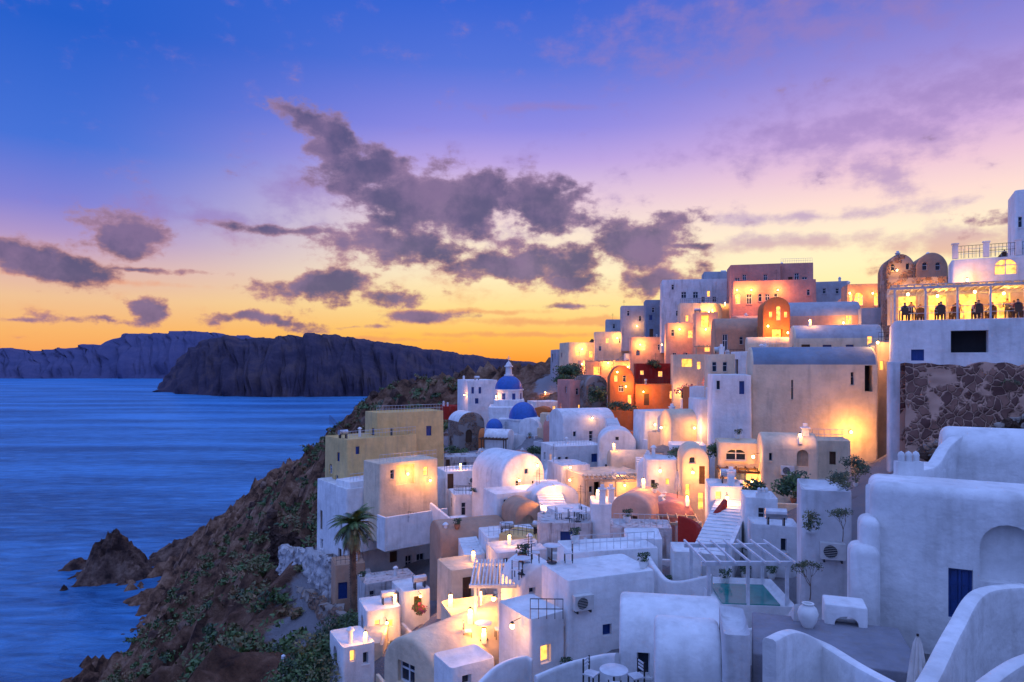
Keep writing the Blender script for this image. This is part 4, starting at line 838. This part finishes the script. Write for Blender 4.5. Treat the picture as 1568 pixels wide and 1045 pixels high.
# ---------------------------------------------------------------- world
w=bpy.data.worlds.new('World'); sc.world=w; w.use_nodes=True; nt=w.node_tree; nt.nodes.clear(); L=nt.links.new
out=N(nt,'ShaderNodeOutputWorld'); bg=N(nt,'ShaderNodeBackground'); L(bg.outputs[0],out.inputs[0]); bg.inputs[1].default_value=1
try: w.cycles.sampling_method='MANUAL'; w.cycles.sample_map_resolution=256
except Exception as ex_: print(ex_)
tc=N(nt,'ShaderNodeTexCoord'); sx=N(nt,'ShaderNodeSeparateXYZ'); L(tc.outputs['Generated'],sx.inputs[0])
def mt(op,a,b_=None,c=None,clamp=False):
    n=N(nt,'ShaderNodeMath',operation=op); n.use_clamp=clamp
    for i,v in enumerate((a,b_,c)):
        if v is None: continue
        if isinstance(v,(int,float)): n.inputs[i].default_value=v
        else: L(v,n.inputs[i])
    return n.outputs[0]
def mr(v,a,b_,c=0,d=1,smooth=True):
    n=N(nt,'ShaderNodeMapRange'); n.interpolation_type='SMOOTHSTEP' if smooth else 'LINEAR'; L(v,n.inputs[0]); n.inputs[1].default_value=a; n.inputs[2].default_value=b_; n.inputs[3].default_value=c; n.inputs[4].default_value=d; return n.outputs[0]
def mixc(f,a,b_):
    n=N(nt,'ShaderNodeMix',data_type='RGBA'); 
    (L(f,n.inputs[0]) if not isinstance(f,(int,float)) else setattr(n.inputs[0],'default_value',f))
    for i,v in((6,a),(7,b_)):
        if isinstance(v,tuple): n.inputs[i].default_value=v
        else: L(v,n.inputs[i])
    return n.outputs[2]
az=mt('ARCTAN2',sx.outputs[0],sx.outputs[1]); el=mt('ARCSINE',sx.outputs[2])
def ramp(stops):
    cr=N(nt,'ShaderNodeValToRGB'); L(el,cr.inputs[0]); e=cr.color_ramp.elements
    e[0].position=stops[0][0]; e[0].color=s2l(stops[0][1]); e[1].position=stops[-1][0]; e[1].color=s2l(stops[-1][1])
    for p,c in stops[1:-1]: q=e.new(p); q.color=s2l(c)
    return cr.outputs[0]
lr=ramp([(0,(250,160,82)),(.04,(249,182,108)),(.08,(240,194,150)),(.118,(218,178,180)),(.155,(175,150,202)),(.193,(130,130,214)),(.266,(70,114,216)),(.4,(34,94,204))])
cr_=ramp([(0,(255,155,55)),(.04,(255,194,90)),(.08,(255,222,146)),(.13,(255,238,196)),(.18,(252,232,210)),(.23,(232,204,220)),(.284,(188,164,228)),(.33,(142,138,228)),(.41,(86,116,219)),(.49,(54,100,213))])
rt=ramp([(0,(255,205,108)),(.08,(255,232,156)),(.13,(255,242,192)),(.17,(255,237,206)),(.21,(252,220,212)),(.25,(236,198,218)),(.29,(207,172,223)),(.37,(150,138,216)),(.45,(100,114,208))])
c1=mixc(mr(az,-.6,-.02),lr,cr_); c1=mixc(mr(az,.02,.55),c1,rt)
uv=N(nt,'ShaderNodeCombineXYZ'); L(az,uv.inputs[0]); L(el,uv.inputs[1])
nw=N(nt,'ShaderNodeTexNoise'); nw.inputs['Scale'].default_value=10; nw.inputs['Detail'].default_value=5; nw.inputs['Roughness'].default_value=.6; L(uv.outputs[0],nw.inputs['Vector'])
v1=N(nt,'ShaderNodeVectorMath',operation='MULTIPLY_ADD'); L(nw.outputs['Color'],v1.inputs[0]); v1.inputs[1].default_value=(.12,.08,0); L(uv.outputs[0],v1.inputs[2])
v2=N(nt,'ShaderNodeVectorMath',operation='ADD'); L(v1.outputs[0],v2.inputs[0]); v2.inputs[1].default_value=(-.06,-.04,0)
v3=N(nt,'ShaderNodeVectorMath',operation='MULTIPLY_ADD'); L(nw.outputs['Color'],v3.inputs[0]); v3.inputs[1].default_value=(.10,.02,0); L(uv.outputs[0],v3.inputs[2])
v4=N(nt,'ShaderNodeVectorMath',operation='ADD'); L(v3.outputs[0],v4.inputs[0]); v4.inputs[1].default_value=(-.05,-.01,0)
mpn=N(nt,'ShaderNodeVectorMath',operation='MULTIPLY'); mpn.inputs[1].default_value=(17,27,1); L(uv.outputs[0],mpn.inputs[0])
nz=N(nt,'ShaderNodeTexNoise'); nz.inputs['Scale'].default_value=1.0; nz.inputs['Detail'].default_value=6; nz.inputs['Roughness'].default_value=.6; L(mpn.outputs[0],nz.inputs['Vector'])
def ells(lst,UW):
    cur=None
    for cx,cy,rx,ry,st in lst:
        x=(cx-CX)/F; a=math.atan(x); e=math.atan((HY-cy)/F/math.hypot(1,x)); k=math.cos(a)**2
        sx_=1/(rx/F*k*1.35); sy_=1/(ry/F*math.cos(a)*1.35)
        mp=N(nt,'ShaderNodeVectorMath',operation='MULTIPLY_ADD'); L(UW,mp.inputs[0]); mp.inputs[1].default_value=(sx_,sy_,0); mp.inputs[2].default_value=(-a*sx_,-e*sy_,0)
        vl=N(nt,'ShaderNodeVectorMath',operation='LENGTH'); L(mp.outputs[0],vl.inputs[0])
        v=mt('MULTIPLY_ADD',vl.outputs['Value'],-st,st)
        cur=v if cur is None else mt('MAXIMUM',cur,v)
    return mt('MAXIMUM',cur,0.0)
dk=ells([(478,195,75,42,1.4),(555,248,100,48,1.7),(620,310,100,60,1.7),(620,380,150,42,1.5),(710,310,90,66,1.8),(835,312,90,54,1.7),(800,405,150,42,1.6),(880,435,80,24,1.3),(980,370,92,52,1.8),(1000,428,105,30,1.3),(190,358,90,46,1.6),(80,410,130,36,1.6),(490,440,125,26,1.5),(600,455,80,18,1.3),(240,475,38,22,1.5),(410,490,100,14,1.4),(170,488,90,11,1.2),(1515,335,70,24,1.0)],v2.outputs[0])
dk2=ells([(430,352,170,11,1.2),(200,412,170,7,1.1),(660,484,90,11,1.3),(40,490,60,6,1.1),(1050,378,60,9,1.1),(880,470,70,6,1.0),(545,500,60,5,1.0)],v4.outputs[0]); dk=mt('MAXIMUM',dk,dk2)
ft=ells([(1300,200,280,60,1.0),(1360,262,60,36,1.4),(1180,45,400,60,.9),(1480,130,240,70,.9),(330,335,220,30,1.0),(480,285,90,40,1),(1200,372,230,16,1.1),(1490,362,180,28,1.3),(860,492,230,7,1.3),(800,512,200,5,1.2),(720,478,150,5,1.2),(560,520,160,5,1.1),(720,350,240,110,.8),(980,410,160,60,.8),(1250,330,240,12,.9),(850,165,140,8,.9),(150,430,200,7,1)],v4.outputs[0])
nn_=mt('MULTIPLY',mt('SUBTRACT',nz.outputs[0],.5),2.8)
fld=mt('ADD',dk,nn_)
dd=mr(fld,.36,.86); df_=mr(mt('ADD',ft,nn_),.1,1.1,0,.62)
body=mixc(mr(nw.outputs[0],.38,.62),s2l((84,80,122)),s2l((128,106,146)))
lit=mixc(mr(el,.08,.24),s2l((240,160,120)),s2l((184,146,180)))
body=mixc(mt('MULTIPLY',mr(fld,1.15,.5),.55),body,lit)
fcol=mixc(mr(el,.09,.2),s2l((236,150,105)),s2l((150,125,192)))
c2=mixc(df_,c1,fcol)
c3=mixc(mt('MULTIPLY',dd,.95),c2,body)
c4=mixc(mr(el,.5,.9),c3,(.42,.64,1.5,1))
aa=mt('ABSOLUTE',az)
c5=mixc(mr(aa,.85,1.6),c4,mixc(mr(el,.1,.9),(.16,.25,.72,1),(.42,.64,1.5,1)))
ns=N(nt,'ShaderNodeTexSky'); ns.sky_type='NISHITA'; ns.sun_disc=False; ns.sun_elevation=math.radians(1.5); ns.sun_rotation=math.radians(28)
vm=N(nt,'ShaderNodeVectorMath',operation='SCALE'); L(ns.outputs[0],vm.inputs[0]); vm.inputs['Scale'].default_value=.006
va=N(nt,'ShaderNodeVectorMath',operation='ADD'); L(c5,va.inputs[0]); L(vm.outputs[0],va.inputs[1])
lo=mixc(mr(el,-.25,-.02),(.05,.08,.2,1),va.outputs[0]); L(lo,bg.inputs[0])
s=bpy.data.lights.new('sun','SUN'); s.energy=.35; s.angle=math.radians(15); s.color=(1,.6,.4); so=bpy.data.objects.new('sun',s); COL.objects.link(so)
d=Vector((math.sin(math.radians(28))*math.cos(.12),math.cos(math.radians(28))*math.cos(.12),math.sin(.12))); so.rotation_euler=d.to_track_quat('Z','Y').to_euler()
# ---------------------------------------------------------------- camera
cam=bpy.data.cameras.new('camera'); co=bpy.data.objects.new('camera',cam); COL.objects.link(co); co.location=(0,0,ZC); co.rotation_euler=(math.pi/2,0,0)
cam.lens=24; cam.sensor_width=36; cam.shift_y=32.5/1568; cam.clip_start=.5; cam.clip_end=60000; sc.camera=co
sc.view_settings.view_transform='Standard'; sc.view_settings.look='None'; sc.view_settings.exposure=0
print('objects',len(bpy.data.objects))
